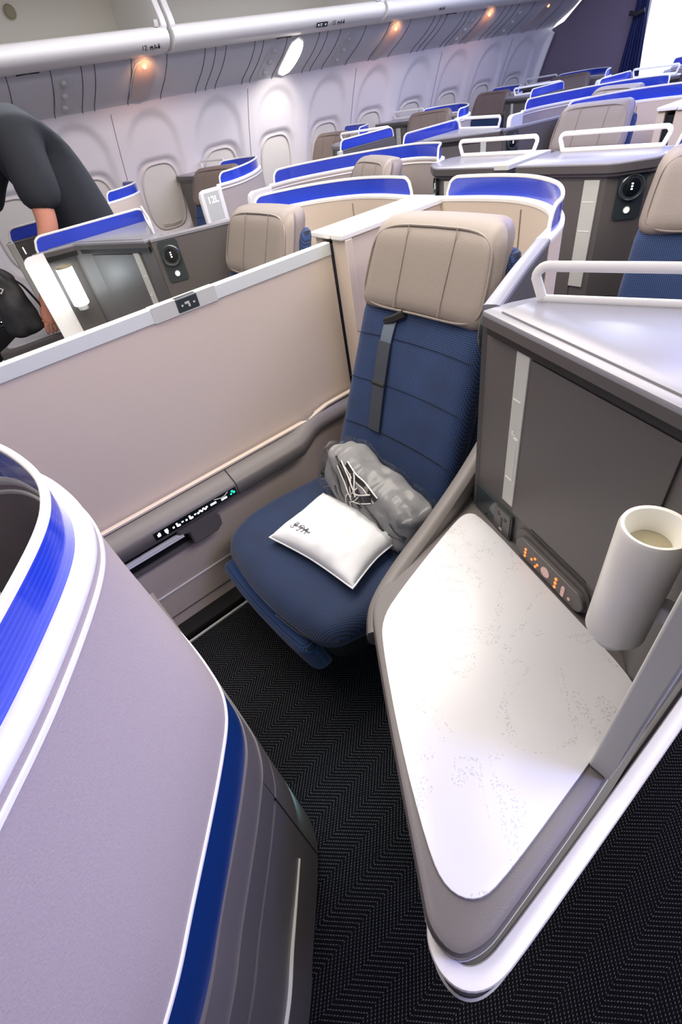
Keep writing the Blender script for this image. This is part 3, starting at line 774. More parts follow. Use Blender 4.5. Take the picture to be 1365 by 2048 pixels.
    if lit:
        zt, zb = ZR-.004, .655; yz = [(.430, zb), (.430, zt), (.362, zt), (.346, zt-.006), (.334, zt-.018), (.330, zt-.036), (.330, zb+.036), (.334, zb+.018), (.346, zb+.006), (.362, zb)]
        mb = MB(); k = len(yz); mb.poly([(x, y, z) for x in (1.371, 1.3775) for y, z in yz], [tuple(range(k)), tuple(range(2*k-1, k-1, -1))]+[(i, (i+1) % k, k+(i+1) % k, k+i) for i in range(k)])
        obj('inner_edge_panel', mb, 'white', r, mi)
    tr = chaikin([(1.345, .062), (1.358, .048), (1.382, .040), (1.408, .048), (1.425, .075), (1.430, .12), (1.436, .55), (1.437, .985)], 2, closed=False)
    obj('aisle_trim', MB().sweep([(x, y, .594) for x, y in tr], .0135, .010, seg=12, sq=.5), 'white', r, mi)
    tr2 = chaikin([(1.350, .062), (1.372, .044), (1.400, .040), (1.418, .052), (1.427, .080), (1.428, .12), (1.428, .98)], 2, closed=False)
    obj('lower_lip', MB().sweep([(x, y, .550) for x, y in tr2], .012, .014, seg=12, sq=.5), 'dark2', r, mi)
    obj('lower_bead', MB().sweep([(x, y, .518) for x, y in tr2], .015, .006, seg=12, sq=.5), 'silver', r, mi)
    obj('kick_wall', MB().prism([(1.385, .30), (1.418, .30), (1.418, .985), (1.385, .985)], .0, .56), 'dark2', r, mi)
    rail_bar(r, (.925, .815), (1.370, .955), mi)
    acrylic(r, [(1.392, .415), (1.392, .60), (1.392, .80), (1.392, .975)], mi)
    dial(r, (.72-.0150, 1.151-.0055), (.862-.0150, .787-.0055), .348, 1.082, mi, .043)
    if lit: lamp(r, (1.318, .475), .912, 1.082, .037, 'lampon', mi)
    else: lamp(r, (1.314, .497), .845, 1.060, .040, 'ivory', mi)
    return r
TOP2 = [(.02, 2.055), (.40, 2.055), (.435, 2.065), (.53, 2.145), (.545, 2.20), (.545, 2.30), (.50, 2.345), (.02, 2.345)]
def console_even(loc, sx, label, group='even row twin consoles'):
    r = thing('side_console', label, 'console', loc, group=group); mi = sx < 0
    obj('cabinet', MB().prism([(.03, 2.075), (.40, 2.075), (.525, 2.175), (.53, 2.33), (.03, 2.33)], 0, 1.13), 'dark', r, mi)
    t = obj('top', MB().prism(TOP2, 1.148, ZR, .004), 'top', r, mi); obj('top_edge', MB().prism(TOP2, 1.124, 1.148), 'dark2', r, mi)
    obj('top_lip', MB().prism([(.024, 2.064), (.40, 2.064), (.43, 2.072), (.530, 2.155), (.536, 2.33), (.024, 2.33)], 1.112, 1.129), 'dark2', r, mi)
    A, B = (.03, 2.075), (.40, 2.075)
    # A->B normal must face -y
    obj('cabinet_door', face_box(MB(), A, B, .03, .29, .35, 1.095, .004, .006), 'dark', r, mi, bevel=.001)
    s = obj('door_pull', face_box(MB(), A, B, .288, .348, .72, 1.100, .007, .008), 'silver', r, mi, bevel=.0015)
    for z in (.93, 1.03): obj('pull_mark', face_box(MB(), A, B, .294, .340, z-.0015, z+.0015, .0078, .001), 'white', s, mi)
    dial(r, (.405, 2.078), (.523, 2.172), .082, 1.068, mi, .046)
    rail_bar(r, (.055, 2.31), (.485, 2.315), mi)
    return r

# ---------------------------------------------------------------- seats
def make_seat(leather='taupe'):
    r = thing('suite_seat', '', 'seat')
    def cf(p):
        y = p.y; k = 1.0-0.16*max(0, (y+.05)/.32)-.10*max(0, (-y-.12)/.16)**2
        z = p.z+.012*(1-(p.x/.33)**2)*(1 if p.z > 0 else .2)-(.02*max(0, (-y-.16)/.12)**2 if p.z > 0 else 0)
        bow = -.035*(1-(p.x/.33)**2)*max(0, -y/.28)
        return Vector((p.x*k, y+bow+.31, z+.375))
    c = obj('cushion', MB().pad((.66, .60, .115), .055, cf, (22, 20, 8)), 'weave_seat', r)
    def sf(p):
        y = p.y; k = 1.0-0.16*max(0, (y+.05)/.32)-.12*max(0, (-y-.12)/.16)**2
        return Vector((p.x*k*.985, y-.02*(1-(p.x/.33)**2)*max(0, -y/.28)+.325, p.z+.285))
    obj('cushion_side', MB().pad((.63, .56, .10), .03, sf, (14, 14, 6)), 'black', c)
    pts = [(.05, -.018, .322), (.14, -.008, .322), (.20, .005, .330), (.25, .03, .338), (.30, .09, .335), (.318, .2, .33)]
    obj('seam_piping', MB().sweep(catmull(pts, 5), .0025, .0025), 'strap2', c)
    lf = lambda p: Vector((p.x-.045, p.y+.020-.02*(p.z/.1)-.020*(1-(p.x/.29)**2), p.z+.225))
    obj('leg_rest', MB().pad((.52, .075, .165), .03, lf, (12, 6, 8)), 'weave_back', r)
    obj('seat_base', MB().box((0, .40, .14), (.46, .50, .28), 0, .02), 'black', r)
    obj('seat_rail', MB().box((.14, .10, .08), (.03, .16, .02), 0, .004), 'black', r)
    # backrest leaning back
    def bf(p):
        t = (p.z+.31)/.62; hw = 1.0-.10*t
        y = .50+.245*t+p.y+.02*(p.x/.26)**2*-1; return Vector((p.x*hw, y+.045, .415+.60*t))
    obj('backrest', MB().pad((.53, .10, .62), .045, bf, (16, 6, 16)), 'weave_back', r)
    mb = MB()
    for t in (.36, .60, .82):
        pts = []
        for i in range(13):
            x = -.25+.5*i/12; hw = 1-.10*t; pts.append((x*hw, .50+.245*t-.02*(x/.26)**2+.045-.0505, .415+.60*t+.004))
        mb.sweep(pts, .0009, .0010)
    obj('quilt_line', mb, 'navydark', r)
    # headrest
    def hf(p):
        t = (p.z+.115)/.23; hw = 1.0-.10*max(0, t)**1.5
        w2 = 1.0 if p.y < 0 else .93
        return Vector((p.x*hw*w2, .765+.095*t+p.y-.018*(p.x/.24)**2, 1.092+p.z))
    h = obj('headrest', MB().pad((.485, .125, .235), .05, hf, (20, 8, 12)), leather, r)
    def ring(inset, yy):
        out = []
        for i in range(48):
            a = 2*PI*i/48; c_, s_ = math.cos(a), math.sin(a)
            x = math.copysign(abs(c_)**.42, c_)*(.2425-inset); z = math.copysign(abs(s_)**.42, s_)*(.1175-inset)
            t = (z+.115)/.23; hw = 1.0-.10*max(0, t)**1.5
            out.append((x*hw, .765+.095*t+yy-.018*(x/.24)**2, 1.092+z))
        return out
    obj('headrest_piping', MB().sweep(ring(.016, -.0545), .0028, .0028, closed=True, up=(0, 1, 0)), leather, h)
    for x in (-.085, .085): obj('headrest_seam', MB().sweep([(x, .765+.095*t-.0625-.018*(x/.24)**2+.0005, .99+.22*t) for t in (.05, .3, .6, .93)], .0010, .0014, up=(1, 0, 0)), leather, h)
    def nf(p):
        t = (p.z+.32)/.64; hw = 1.0-.16*max(0, t-.5)*1.2
        return Vector((p.x*hw, .62+.24*t+p.y, .50+.64*t))
    obj('seat_shell', MB().pad((.50, .07, .64), .03, nf, (12, 6, 12)), 'weave_back', r)
    return r
def seat_belt(seat):
    # shoulder strap coming from the slot under the headrest, lying on the backrest
    def yb(z): t = (z-.415)/.60; return .50+.245*t+.045-.053
    q = obj('belt_slot', MB().sweep([(-.125, yb(.955)-.004, .952), (-.09, yb(.965)-.008, .966), (-.05, yb(.98)-.006, .985)], .010, .012, seg=8), 'ink', seat)
    def strip(z0, z1, x0, x1, w_, off):
        mb = MB(); vs = []
        for i in range(9):
            t = i/8; z = z0+(z1-z0)*t; x = x0+(x1-x0)*t; y = yb(z)-off-.004*math.sin(t*PI)
            vs += [(x-w_/2, y, z), (x+w_/2, y, z), (x+w_/2, y+.004, z), (x-w_/2, y+.004, z)]
        fs = [(i*4+k, i*4+(k+1) % 4, i*4+4+(k+1) % 4, i*4+4+k) for i in range(8) for k in range(4)]+[(0, 1, 2, 3), (35, 34, 33, 32)]
        mb.poly(vs, fs); return mb
    obj('shoulder_strap', strip(.965, .88, -.10, -.108, .046, .006), 'strap2', seat)
    b = obj('belt_sleeve', strip(.90, .64, -.108, -.085, .052, .011), 'strap', seat)
    obj('sleeve_fold', strip(.79, .775, -.1, -.1, .054, .014), 'ink', b)
    mb = MB(); mb.box((-.245, .46, .452), (.05, .035, .02), .3, .006)
    obj('buckle_end', mb, 'ink', seat)

# ---------------------------------------------------------------- centre divider
def divider_odd(loc, raised, label, lower=True):
    r = thing('centre_divider', label, 'divider', loc, group='dividers between the paired centre seats')
    # column and fixed wall
    obj('column', MB().prism([(.012, 1.062), (.078, 1.062), (.078, 1.54), (.012, 1.54)], .03, 1.140).prism([(-.078, 1.062), (-.040, 1.062), (-.040, 1.54), (-.078, 1.54)], .03, 1.140), 'beige', r, bevel=.003)
    obj('slot', MB().prism([(-.039, 1.075), (.011, 1.075), (.011, 1.52), (-.039, 1.52)], .03, 1.12), 'black', r)
    obj('cap', MB().prism([(-.082, 1.048), (.020, 1.048), (.020, 1.56), (-.082, 1.56)], 1.140, 1.158), 'white', r, bevel=.004)
    obj('cap_side', MB().prism([(.023, 1.050), (.084, 1.050), (.084, 1.56), (.023, 1.56)], 1.138, 1.156), 'white', r, bevel=.004)
    obj('seat_side_stile', MB().prism([(.058, 1.060), (.085, 1.060), (.085, 1.09), (.058, 1.09)], .03, 1.138), 'beige', r, bevel=.002)
    y0 = -.35
    if raised:
        p = obj('sliding_panel', MB().prism([(-.012, y0), (.012, y0), (.012, 1.050), (-.012, 1.050)], .50, 1.092), 'beige', r)
        obj('panel_rail', MB().prism([(-.015, y0), (.015, y0), (.015, 1.051), (-.015, 1.051)], 1.092, 1.132), 'rail', r, bevel=.003)
        # divider switch in the top rail
        obj('rail_insert', MB().prism([(-.0155, .400), (.0158, .400), (.0158, .605), (-.0155, .605)], 1.091, 1.1328), 'silver', p)
        s = obj('divider_switch', MB().prism([(-.006, .475), (.0175, .475), (.0175, .545), (-.006, .545)], 1.094, 1.1335), 'piano', p, bevel=.004)
        mb = MB()
        for y, z, w_, h_ in ((.492, 1.112, .006, .005), (.508, 1.116, .014, .006), (.513, 1.109, .006, .010), (.530, 1.112, .006, .005)): mb.box((.0176, y, z), (.0012, w_, h_))
        obj('switch_symbols', mb, 'silver', s)
    if lower:
        obj('lower_wall', MB().prism([(-.045, y0), (.030, y0), (.030, 1.10), (-.045, 1.10)], .03, .56), 'beige', r)
        lp = [(.028, .575), (.045, .572), (.098, .545), (.104, .535), (.104, .500), (.094, .484), (.028, .484)]
        def ledge(y0, y1, lp, n=1):
            mb = MB(); k = len(lp); vs = [(a, y, z) for y in (y0, y1) for a, z in lp]
            mb.poly(vs, [tuple(range(k)), tuple(range(2*k-1, k-1, -1))]+[(i, (i+1) % k, k+(i+1) % k, k+i) for i in range(k)]); return mb
        l = obj('armrest_ledge', ledge(y0, .418, lp), 'taupedark', r, bevel=.003)
        mb = MB(); k = len(lp); vs = []; ys = [.420, .55, .66, .72, .76, .80, .84, .90, .98, 1.055]
        for y in ys:
            t = max(0, min(1, (y-.70)/.14)); t = t*t*(3-2*t)
            for a, z in lp: vs.append((a-(a-.028)*.45*t, y, z+(.040*t if z < .52 else .020*t)))
        fs = [tuple(range(k)), tuple(len(vs)-1-i for i in range(k))]
        for j in range(len(ys)-1): fs += [(j*k+i, j*k+(i+1) % k, (j+1)*k+(i+1) % k, (j+1)*k+i) for i in range(k)]
        mb.poly(vs, fs); obj('armrest_rear', mb, 'taupedark', r, bevel=.002)
        obj('ledge_highlight', MB().sweep([(.034, y, .580) for y in (y0, .4, .80)]+[(.034, .90, .600), (.034, 1.05, .602)], .010, .006), 'beige', r)
        cs = obj('control_strip', MB().prism([(.100, .098), (.1062, .098), (.1062, .412), (.100, .412)], .503, .533), 'blackgloss', l)
        mb = MB(); y = .112
        def ic(y, z, w_, h_): mb.box((.1066, y, z), (.0014, w_, h_))
        ic(.113, .518, .010, .010); ic(.116, .521, .006, .012)
        ic(.140, .520, .011, .012); ic(.140, .511, .005, .008)
        for b_ in (.165, .213): ic(b_, .516, .006, .006); ic(b_+.014, .518, .006, .014); ic(b_+.019, .513, .010, .007); ic(b_+.034, .518, .007, .004)
        for q, zz in ((.258, .516), (.266, .520), (.272, .516), (.280, .521), (.286, .516), (.292, .520)): ic(q, zz, .007, .006)
        ic(.318, .518, .022, .007); ic(.360, .514, .022, .007)
        obj('control_icons', mb, 'led', cs)
        mb = MB(); mb.box((.1066, .395, .524), (.0014, .008, .006)); mb.box((.1066, .401, .517), (.0014, .008, .008)); mb.box((.1066, .389, .515), (.0014, .006, .006)); obj('green_icon', mb, 'green', cs)
        obj('strip_glint', MB().sweep([(.107, .325, .530), (.107, .35, .522), (.107, .365, .523), (.107, .38, .531)], .0012, .0012), 'silver', cs)
        # pocket with folding literature rails below the ledge
        p = obj('pocket', MB().prism([(.026, y0), (.034, y0), (.034, .235), (.026, .235)], .375, .484), 'black', r)
        obj('pocket_rail', MB().sweep([(.078, y, .455) for y in (y0, 0, .185)], .010, .0035).sweep([(.078, y, .446) for y in (y0, 0, .185)], .010, .003), 'white', p)
        obj('pocket_lip', MB().sweep([(.040, y, .372) for y in (y0, 0, .245)], .012, .006), 'taupedark', p)
        br = [(.205, .388), (.30, .388), (.325, .405), (.328, .44), (.318, .484), (.17, .484), (.17, .455), (.205, .445)]
        vs = [(a, y, z) for a in (.028, .088) for y, z in br]
        mb = MB(); mb.poly(vs, [tuple(range(8)), tuple(range(15, 7, -1))]+[(i, (i+1) % 8, 8+(i+1) % 8, 8+i) for i in range(8)]); obj('hinge_bracket', mb, 'taupedark', p, bevel=.006)
        obj('wall_bead', MB().sweep([(.031, y, .205) for y in (y0, .3, 1.05)], .004, .0035), 'white', r)
        obj('lower_seam', MB().sweep([(.0308, y, .085) for y in (y0, .3, 1.05)], .002, .002), 'seam', r)
        obj('base_plinth', MB().prism([(.0, y0), (.10, y0), (.10, 1.05), (.0, 1.05)], .0, .032), 'carpetedge', r)
        obj('floor_strip', MB().sweep([(.115, y, .006) for y in (y0, .3, 1.0)], .004, .006), 'silver', r)
    return r

# ================================================================ placement
CX = -1.42; D = 2.42; WX = -4.87
def N_(row): return (CX, row*D, 0)
# foreground shell of the seat in front
shell_even(N_(-1), 1, 'large curved lilac beige shell with double white rails filling the lower left foreground')
div = divider_odd((CX, 0, 0), True, 'raised beige divider with white top rail and lit control strip, beside the pillow seat')
shell_odd(N_(0), 1, 'short curved shell with blue band right behind the grey headrest of the pillow seat')
shell_odd(N_(0), -1, 'curved beige shell with long blue band behind the headrest across the divider')
console_odd(N_(0), 1, 'charcoal side console with big white marble table, handset and unlit lamp, right foreground', group='side consoles with the wedge table')
console_odd(N_(0), -1, 'charcoal console with glowing white cylinder lamp across the divider', lit=True, group='side consoles with the wedge table')
s0 = make_seat(); s0['label'] = 'navy woven seat with grey headrest holding the white pillow'
s0.location = (CX+.455, .275, 0)
far0 = dup(s0, (CX-.445, .275, 0), 0, 'seat with grey headrest just across the raised divider, partly hidden by it')
seat_belt(s0)
n0 = dup(far0, (CX+.92, -2.42+1.27, 0), math.radians(16), 'seat inside the big foreground shell, only glimpsed over its rail')
# row 2: twin consoles in the middle
console_even(N_(0), 1, 'near charcoal console of the middle pair, with round black dial and white guard rail', 'twin consoles between centre seats')
console_even(N_(0), -1, 'left console of the middle pair, behind the headrest across the divider', 'twin consoles between centre seats')
r = thing('console_spacer', 'narrow white capped spacer filling the gap between the two middle consoles', 'spacer', (CX, 0, 0))
obj('spacer_wall', MB().prism([(-.018, 2.08), (.018, 2.08), (.018, 2.33), (-.018, 2.33)], 0, 1.13), 'black', r)
obj('spacer_cap', MB().prism([(-.085, 2.050), (-.012, 2.050), (-.012, 2.36), (-.085, 2.36)], 1.140, 1.160), 'silver', r, bevel=.003)
shell_even(N_(0), -1, 'long blue banded shell second behind the raised divider, wrapping the seat by the far aisle')
shell_even(N_(0), 1, 'shell with blue band cut by the right edge, beside the near dial console')
SE = (.80, 1.27)     # even seat origin in u,y (cushion front)
def seat_even(row, sx, base, label, x0=CX, ang=20):
    th = math.radians(ang)*sx
    # keep headrest centre at u=.80, y~2.10
    hx, hy = .83*sx, 2.03+row*D
    ox = hx+math.sin(th)*.80; oy = hy-math.cos(th)*.80
    return dup(base, (x0+ox, oy, 0), th, label)
seat_even(0, 1, far0, 'grey and navy seat cut off by the right edge, beside the near dial console')
seat_even(0, -1, far0, 'seat whose small grey headrest shows between the two blue banded far centre shells')
# row 3 (odd)
divider_odd((CX, D, 0), False, 'white capped divider stub with dark empty slot at the upper right edge', lower=False)
shell_odd(N_(1), -1, 'wide blue banded shell behind the grey headrest at upper right')
shell_odd(N_(1), 1, 'blue banded shell at the right edge behind the white capped divider stub')
console_odd(N_(1), -1, 'dark console with dial just behind the twin consoles, its blue screen at the aisle', full=False, group='side consoles with the wedge table')
dup(far0, (CX-.445, .275+D, 0), 0, 'seat with broad grey headrest above the near guard rail at upper right')
# row 4 (even)
shell_even(N_(1), -1, 'shell with long blue band directly behind the upper right grey headrest and its shell')
console_even(N_(1), -1, 'console with guard rail two pairs behind the near dial console', 'twin consoles between centre seats')
seat_even(1, -1, far0, 'seat with light grey headrest peeking between the two longest blue bands at upper right')
# rows 5 and 6
shell_odd(N_(2), -1, 'small blue banded shell near the curtain at the far end of the centre rows')
console_odd(N_(2), -1, 'last aisle side console with white rail in front of the curtain', full=False, group='side consoles with the wedge table')
dup(far0, (CX-.445, .275+2*D, 0), 0, 'seat with dark headrest beside the bright opening at the rear')
shell_even(N_(2), -1, 'rearmost blue banded centre shell under the bright opening')
# window side units
wseat = None
shadowed = make_seat('shadowed'); shadowed['label'] = 'window seat with dark brown headrest behind the back of the standing person'  # same seat model; shadow by the windows is in the headrest colour
shadowed.location = (WX+.455, .275, 0)
WL = ['first', 'second', 'third']
wl = [('window side shell right behind the standing person, small blue band', 'window side console nearest the standing person, with small blue band', 'window side seat'),
      ('window side shell in the middle distance, right of the open window shade with the beige screen', 'window side aisle console behind the dark brown headrest, second from the person', 'window seat with brown headrest in front of the bright wall'),
      ('window side shell close to the rear partition with narrow blue band', 'window side aisle console nearest the rear partition', 'window seat with dark headrest closest to the rear partition')]
shell_odd((WX, 0, 0), 1, 'window side shell right behind the standing person, with small blue band')
shell_odd((WX, D, 0), 1, 'window side shell in middle distance, small, just left of the second long aisle band')
shell_odd((WX, 2*D, 0), 1, 'window side shell closest to the white trim of the rear partition')
w1 = console_odd((WX, 0, 0), 1, 'window side console with white table and number 1 plate beside the standing person', group='side consoles with the wedge table')
text_mesh('seat_number', '1', .05, 'led', w1, frame_mat((1.4100, .450, 1.10), (0, 1, 0), (0, 0, 1)), .001)
console_odd((WX, D, 0), 1, 'window side console by the aisle in middle distance, with blue band over lilac panel', full=False, group='side consoles with the wedge table')
console_odd((WX, 2*D, 0), 1, 'window side console by the aisle near the rear, blue band in front of dark seat', full=False, group='side consoles with the wedge table')
dup(shadowed, (WX+.455, .275+D, 0), 0, 'window seat with brown headrest in front of the brightly lit wall')
dup(shadowed, (WX+.455, .275+2*D, 0), 0, 'window seat with dark headrest third along the windows, blue lit')
w2 = shell_even((WX, 0, 0), 1, 'lilac shell with white end plate marked 12L beside the far aisle')
t = far_text(w2, '12L', (1.4262, 1.665, 1.085), 1)
obj('number_plate', MB().box((1.4252, 1.665, 1.05), (.002, .11, .16), 0, 0), 'silver', w2)
w4 = shell_even((WX, D, 0), 1, 'lilac window side shell behind the one marked 12L, farther along the aisle')
w6 = shell_even((WX, 2*D, 0), 1, 'window side shell standing against the dark rear partition')
console_even((WX, 0, 0), 1, 'dark window side console with pale vertical strip, next to the large window', 'window side consoles under the windows')
console_even((WX, D, 0), 1, 'dark window side console with small lit button in middle distance', 'window side consoles under the windows')
console_even((WX, 2*D, 0), 1, 'last window side console before the rear partition', 'window side consoles under the windows')
seat_even(0, 1, shadowed, 'dark brown window seat between the pale stripped console and the 12L shell', WX)
seat_even(1, 1, shadowed, 'dark brown window seat beside the console with the small lit button', WX)
seat_even(2, 1, shadowed, 'dark window seat whose headrest shows against the rear partition', WX)

# ledge with lit controls under the first windows
r = thing('side_ledge', 'dark ledge with small white lit icons under the window at the left edge', 'ledge', (-4.66, 0, 0))
obj('ledge_top', MB().box((0, -.10, .585), (.22, .90, .07), 0, .01), 'dark2', r)
obj('ledge_front', MB().box((.06, -.10, .30), (.08, .88, .50), 0, .01), 'black', r)
st_ = obj('icon_strip', MB().box((.112, .13, .590), (.004, .26, .028)), 'blackgloss', r)
for k, (h_, w_) in enumerate(((.010, .010), (.014, .007), (.007, .014), (.012, .008), (.007, .016), (.010, .010))): obj('icon', MB().box((.1145, .10+.024*k, .590), (.002, w_, h_)), 'led', st_)
# ---------------------------------------------------------------- pillow and blanket
def pillow():
    r = thing('pillow', 'small white pillow with black script lettering lying on the navy seat', 'pillow', (-.905, .530, .450), math.radians(8))
    HW, HD = .180, .127; n = 44
    def H(u, v):
        e = (1-abs(u)**2.6)*(1-abs(v)**2.6); return .058*max(0, e)**.45
    def pos(u, v, s):
        pin = 1-.085*(1-abs(v)**1.5)*abs(u)**3 ; pin2 = 1-.085*(1-abs(u)**1.5)*abs(v)**3
        x, y = u*HW*pin, v*HD*pin2
        w_ = noise.noise(Vector((x*16, y*16, s*3.0)))*.012+noise.noise(Vector((x*45+y*20, y*16-x*25, 5+s)))*.006
        edge = (1-abs(u)**4)*(1-abs(v)**4)
        return Vector((x, y, s*(H(u, v)+w_*max(0, edge))*(1.0 if s > 0 else .55)+.024))
    mb = MB(); vs = []; fs = []
    for s in (1, -1):
        for i in range(n+1):
            for j in range(n+1): vs.append(tuple(pos(-1+2*i/n, -1+2*j/n, s)))
    m = (n+1)**2
    for i in range(n):
        for j in range(n):
            a = i*(n+1)+j; q = (a, a+1, a+n+2, a+n+1); fs.append(q); fs.append(tuple(m+k for k in reversed(q)))
    mb.poly(vs, fs); bmesh.ops.remove_doubles(mb.bm, verts=mb.bm.verts, dist=1e-5)
    c = obj('pillow_case', mb, 'pillow', r, smooth=80)
    ring = [(-1+2*t/20, -1) for t in range(20)]+[(1, -1+2*t/20) for t in range(20)]+[(1-2*t/20, 1) for t in range(20)]+[(-1, 1-2*t/20) for t in range(20)]
    obj('edge_seam', MB().sweep([tuple(pos(u, v, 1)*1.0) for u, v in ring], .003, .0022, closed=True), 'pillow', c)
    # script lettering draped on the case
    cu = bpy.data.curves.new('lettering', 'FONT'); cu.body = 'Saks Fifth Avenue'; cu.size = .0125; cu.shear = .55; cu.space_character = .88; cu.align_x = 'CENTER'; cu.resolution_u = 3; cu.offset = .00012
    t = bpy.data.objects.new('lettering', cu); COL.objects.link(t); dg = bpy.context.evaluated_depsgraph_get()
    me = bpy.data.meshes.new_from_object(t.evaluated_get(dg)); bpy.data.objects.remove(t); me.materials.clear(); me.materials.append(M['ink'])
    bm = bmesh.new(); bm.from_mesh(me); bmesh.ops.triangulate(bm, faces=bm.faces)
    def drape(x, y, lift=.0012):
        u, v = x/HW, y/HD; p = pos(u, v, 1); q = Vector((x, y, p.z+lift)); return q
    for v in bm.verts: v.co = drape(v.co.x-.075, v.co.y*1.15-.072-.03*v.co.x, .0012)
    bm.to_mesh(me); bm.free(); link('lettering', me, c)
    mb = MB()
    for pts in ([(-.112, -.066), (-.106, -.056), (-.098, -.056), (-.101, -.064), (-.108, -.070), (-.103, -.078), (-.112, -.081), (-.117, -.075)],
                [(-.086, -.062), (-.078, -.057), (-.068, -.060), (-.073, -.070), (-.079, -.083), (-.085, -.081)],
                [(-.064, -.082), (-.056, -.070), (-.052, -.058), (-.050, -.068), (-.049, -.082)]):
        mb.sweep([tuple(drape(x, y, .0012)) for x, y in catmull(pts, 5)], .0007, .0007)
    obj('lettering_swash', mb, 'ink', c)
    return r
pillow()
def blanket():
    r = thing('wrapped_blanket', 'grey blanket rolled in clear plastic with a dark white-edged ribbon, behind the pillow', 'blanket', (-.912, .705, .535), math.radians(-5))
    tilt = math.radians(24)
    def sh(p, amp, infl=0):
        u = p.x/.245; f = 1-.14*abs(u)**3
        q = Vector((p.x, p.y*f, p.z*f))
        nn = noise.noise(Vector((q.x*9+3, q.y*9, q.z*9)))*amp+noise.noise(Vector((q.x*26, q.y*26+7, q.z*26)))*amp*.35
        d = Vector((q.x*.3, q.y, q.z)); d = d.normalized() if d.length > 1e-6 else Vector((0, 0, 1))
        q += d*(nn+infl)
        c, s = math.cos(tilt), math.sin(tilt)
        return Vector((q.x, q.y*c+q.z*s*.6, q.z*c-q.y*s*.3-.03*u))
    b = obj('blanket_roll', MB().pad((.44, .14, .185), .05, lambda p: sh(p, .020), (44, 18, 22)), 'blanket', r, smooth=80)
    # dark folded edges
    mb = MB()
    def surf(u, v, inf=.004):   # front face point; u,v in -1..1
        return sh(Vector((u*.215, -.0705+.012*v*v+.02*abs(u)**6, v*.080)), .020, inf)
    for pts in ([(-.98, .75), (-.8, .35), (-.55, .15), (-.35, -.2), (-.05, -.45), (.3, -.42), (.55, -.62)],
                [(-.7, .95), (-.4, .72), (-.2, .35), (0, .1), (.15, -.05)], [(.1, .15), (.35, .1), (.5, -.05), (.7, -.3), (.95, -.25)],
                [(.5, -.62), (.75, -.5), (.9, -.6), (.88, -.9)], [(-.55, -.3), (-.3, -.55), (0, -.75), (.25, -.8)], [(.7, .2), (.86, -.1), (.97, -.05)]):
        mb.sweep([tuple(surf(u, v)) for u, v in catmull(pts, 6)], .0035, .0022)
    obj('fold_line', mb, 'black', b)
    # ribbon with white edges
    def rib(pts, w_, name='ribbon'):
        P = [Vector(surf(u, v, .006)) for u, v in catmull(pts, 6)]; mb = MB(); me = MB(); vs = []
        for i, p in enumerate(P):
            t = (P[min(i+1, len(P)-1)]-P[max(i-1, 0)]).normalized(); s = t.cross(Vector((0, -1, .4)).normalized()).normalized()*w_
            vs += [tuple(p-s), tuple(p+s), tuple(p+s+Vector((0, .002, 0))), tuple(p-s+Vector((0, .002, 0)))]
        n = len(P)
        mb.poly(vs, [(i*4+k, i*4+(k+1) % 4, i*4+4+(k+1) % 4, i*4+4+k) for i in range(n-1) for k in range(4)]+[(0, 1, 2, 3), (n*4-1, n*4-2, n*4-3, n*4-4)])
        rb = obj(name, mb, 'black', b)
        me.sweep([vs[i*4] for i in range(n)], .0022, .0016); me.sweep([vs[i*4+1] for i in range(n)], .0022, .0016); obj('ribbon_edge', me, 'white', rb)
    rib([(-.5, .82), (-.32, .55), (-.15, .35), (.0, .1)], .014); rib([(-.35, .98), (-.12, .80), (.12, .78), (.38, .62)], .012)
    rib([(.05, .45), (-.02, .12), (-.12, -.1), (-.12, -.5)], .013); rib([(.3, .55), (.12, .25), (-.02, .12)], .013); rib([(-.2, .85), (-.1, .5), (-.02, .12)], .010)
    def film(p):
        q = sh(p, .020, .006); q += Vector((0, 0, 0)); k = abs(p.x)/.25
        rd = (1-abs(noise.noise(Vector((q.x*24+q.z*9, q.z*17, 2)))))**3; r2 = (1-abs(noise.noise(Vector((q.z*40, q.x*26, 7)))))**4; q.y -= .006*rd+.004*r2; q.z += .005*rd; return q
    obj('plastic_wrap', MB().pad((.46, .152, .197), .045, film, (150, 44, 72)), 'film', r, smooth=80)
    mb = MB(); rr = random.Random(2)
    return r
blanket()

# ---------------------------------------------------------------- person
def skin_body(name, V, E, m, parent=None, sub=2, root=0):
    me = bpy.data.meshes.new(name); me.from_pydata([v[0] for v in V], E, [])
    o = bpy.data.objects.new(name, me); COL.objects.link(o)
    md = o.modifiers.new('skin', 'SKIN'); md.use_smooth_shade = True
    for i, v in enumerate(V):
        r_ = v[1]; me.skin_vertices[0].data[i].radius = r_ if isinstance(r_, tuple) else (r_, r_)
        me.skin_vertices[0].data[i].use_root = (i == root)
    sd = o.modifiers.new('sub', 'SUBSURF'); sd.levels = sub; sd.render_levels = sub
    dg = bpy.context.evaluated_depsgraph_get(); me2 = bpy.data.meshes.new_from_object(o.evaluated_get(dg)); bpy.data.objects.remove(o)
    me2.materials.clear(); me2.materials.append(M[m])
    for p in me2.polygons: p.use_smooth = True
    return link(name, me2, parent)
PX = -3.14
person = thing('person', 'person in a black t-shirt bending forward in the far aisle, holding a black bag', 'person', (PX, .62, 0))
def L(x, y, z): return (x-PX, y-.62, z)
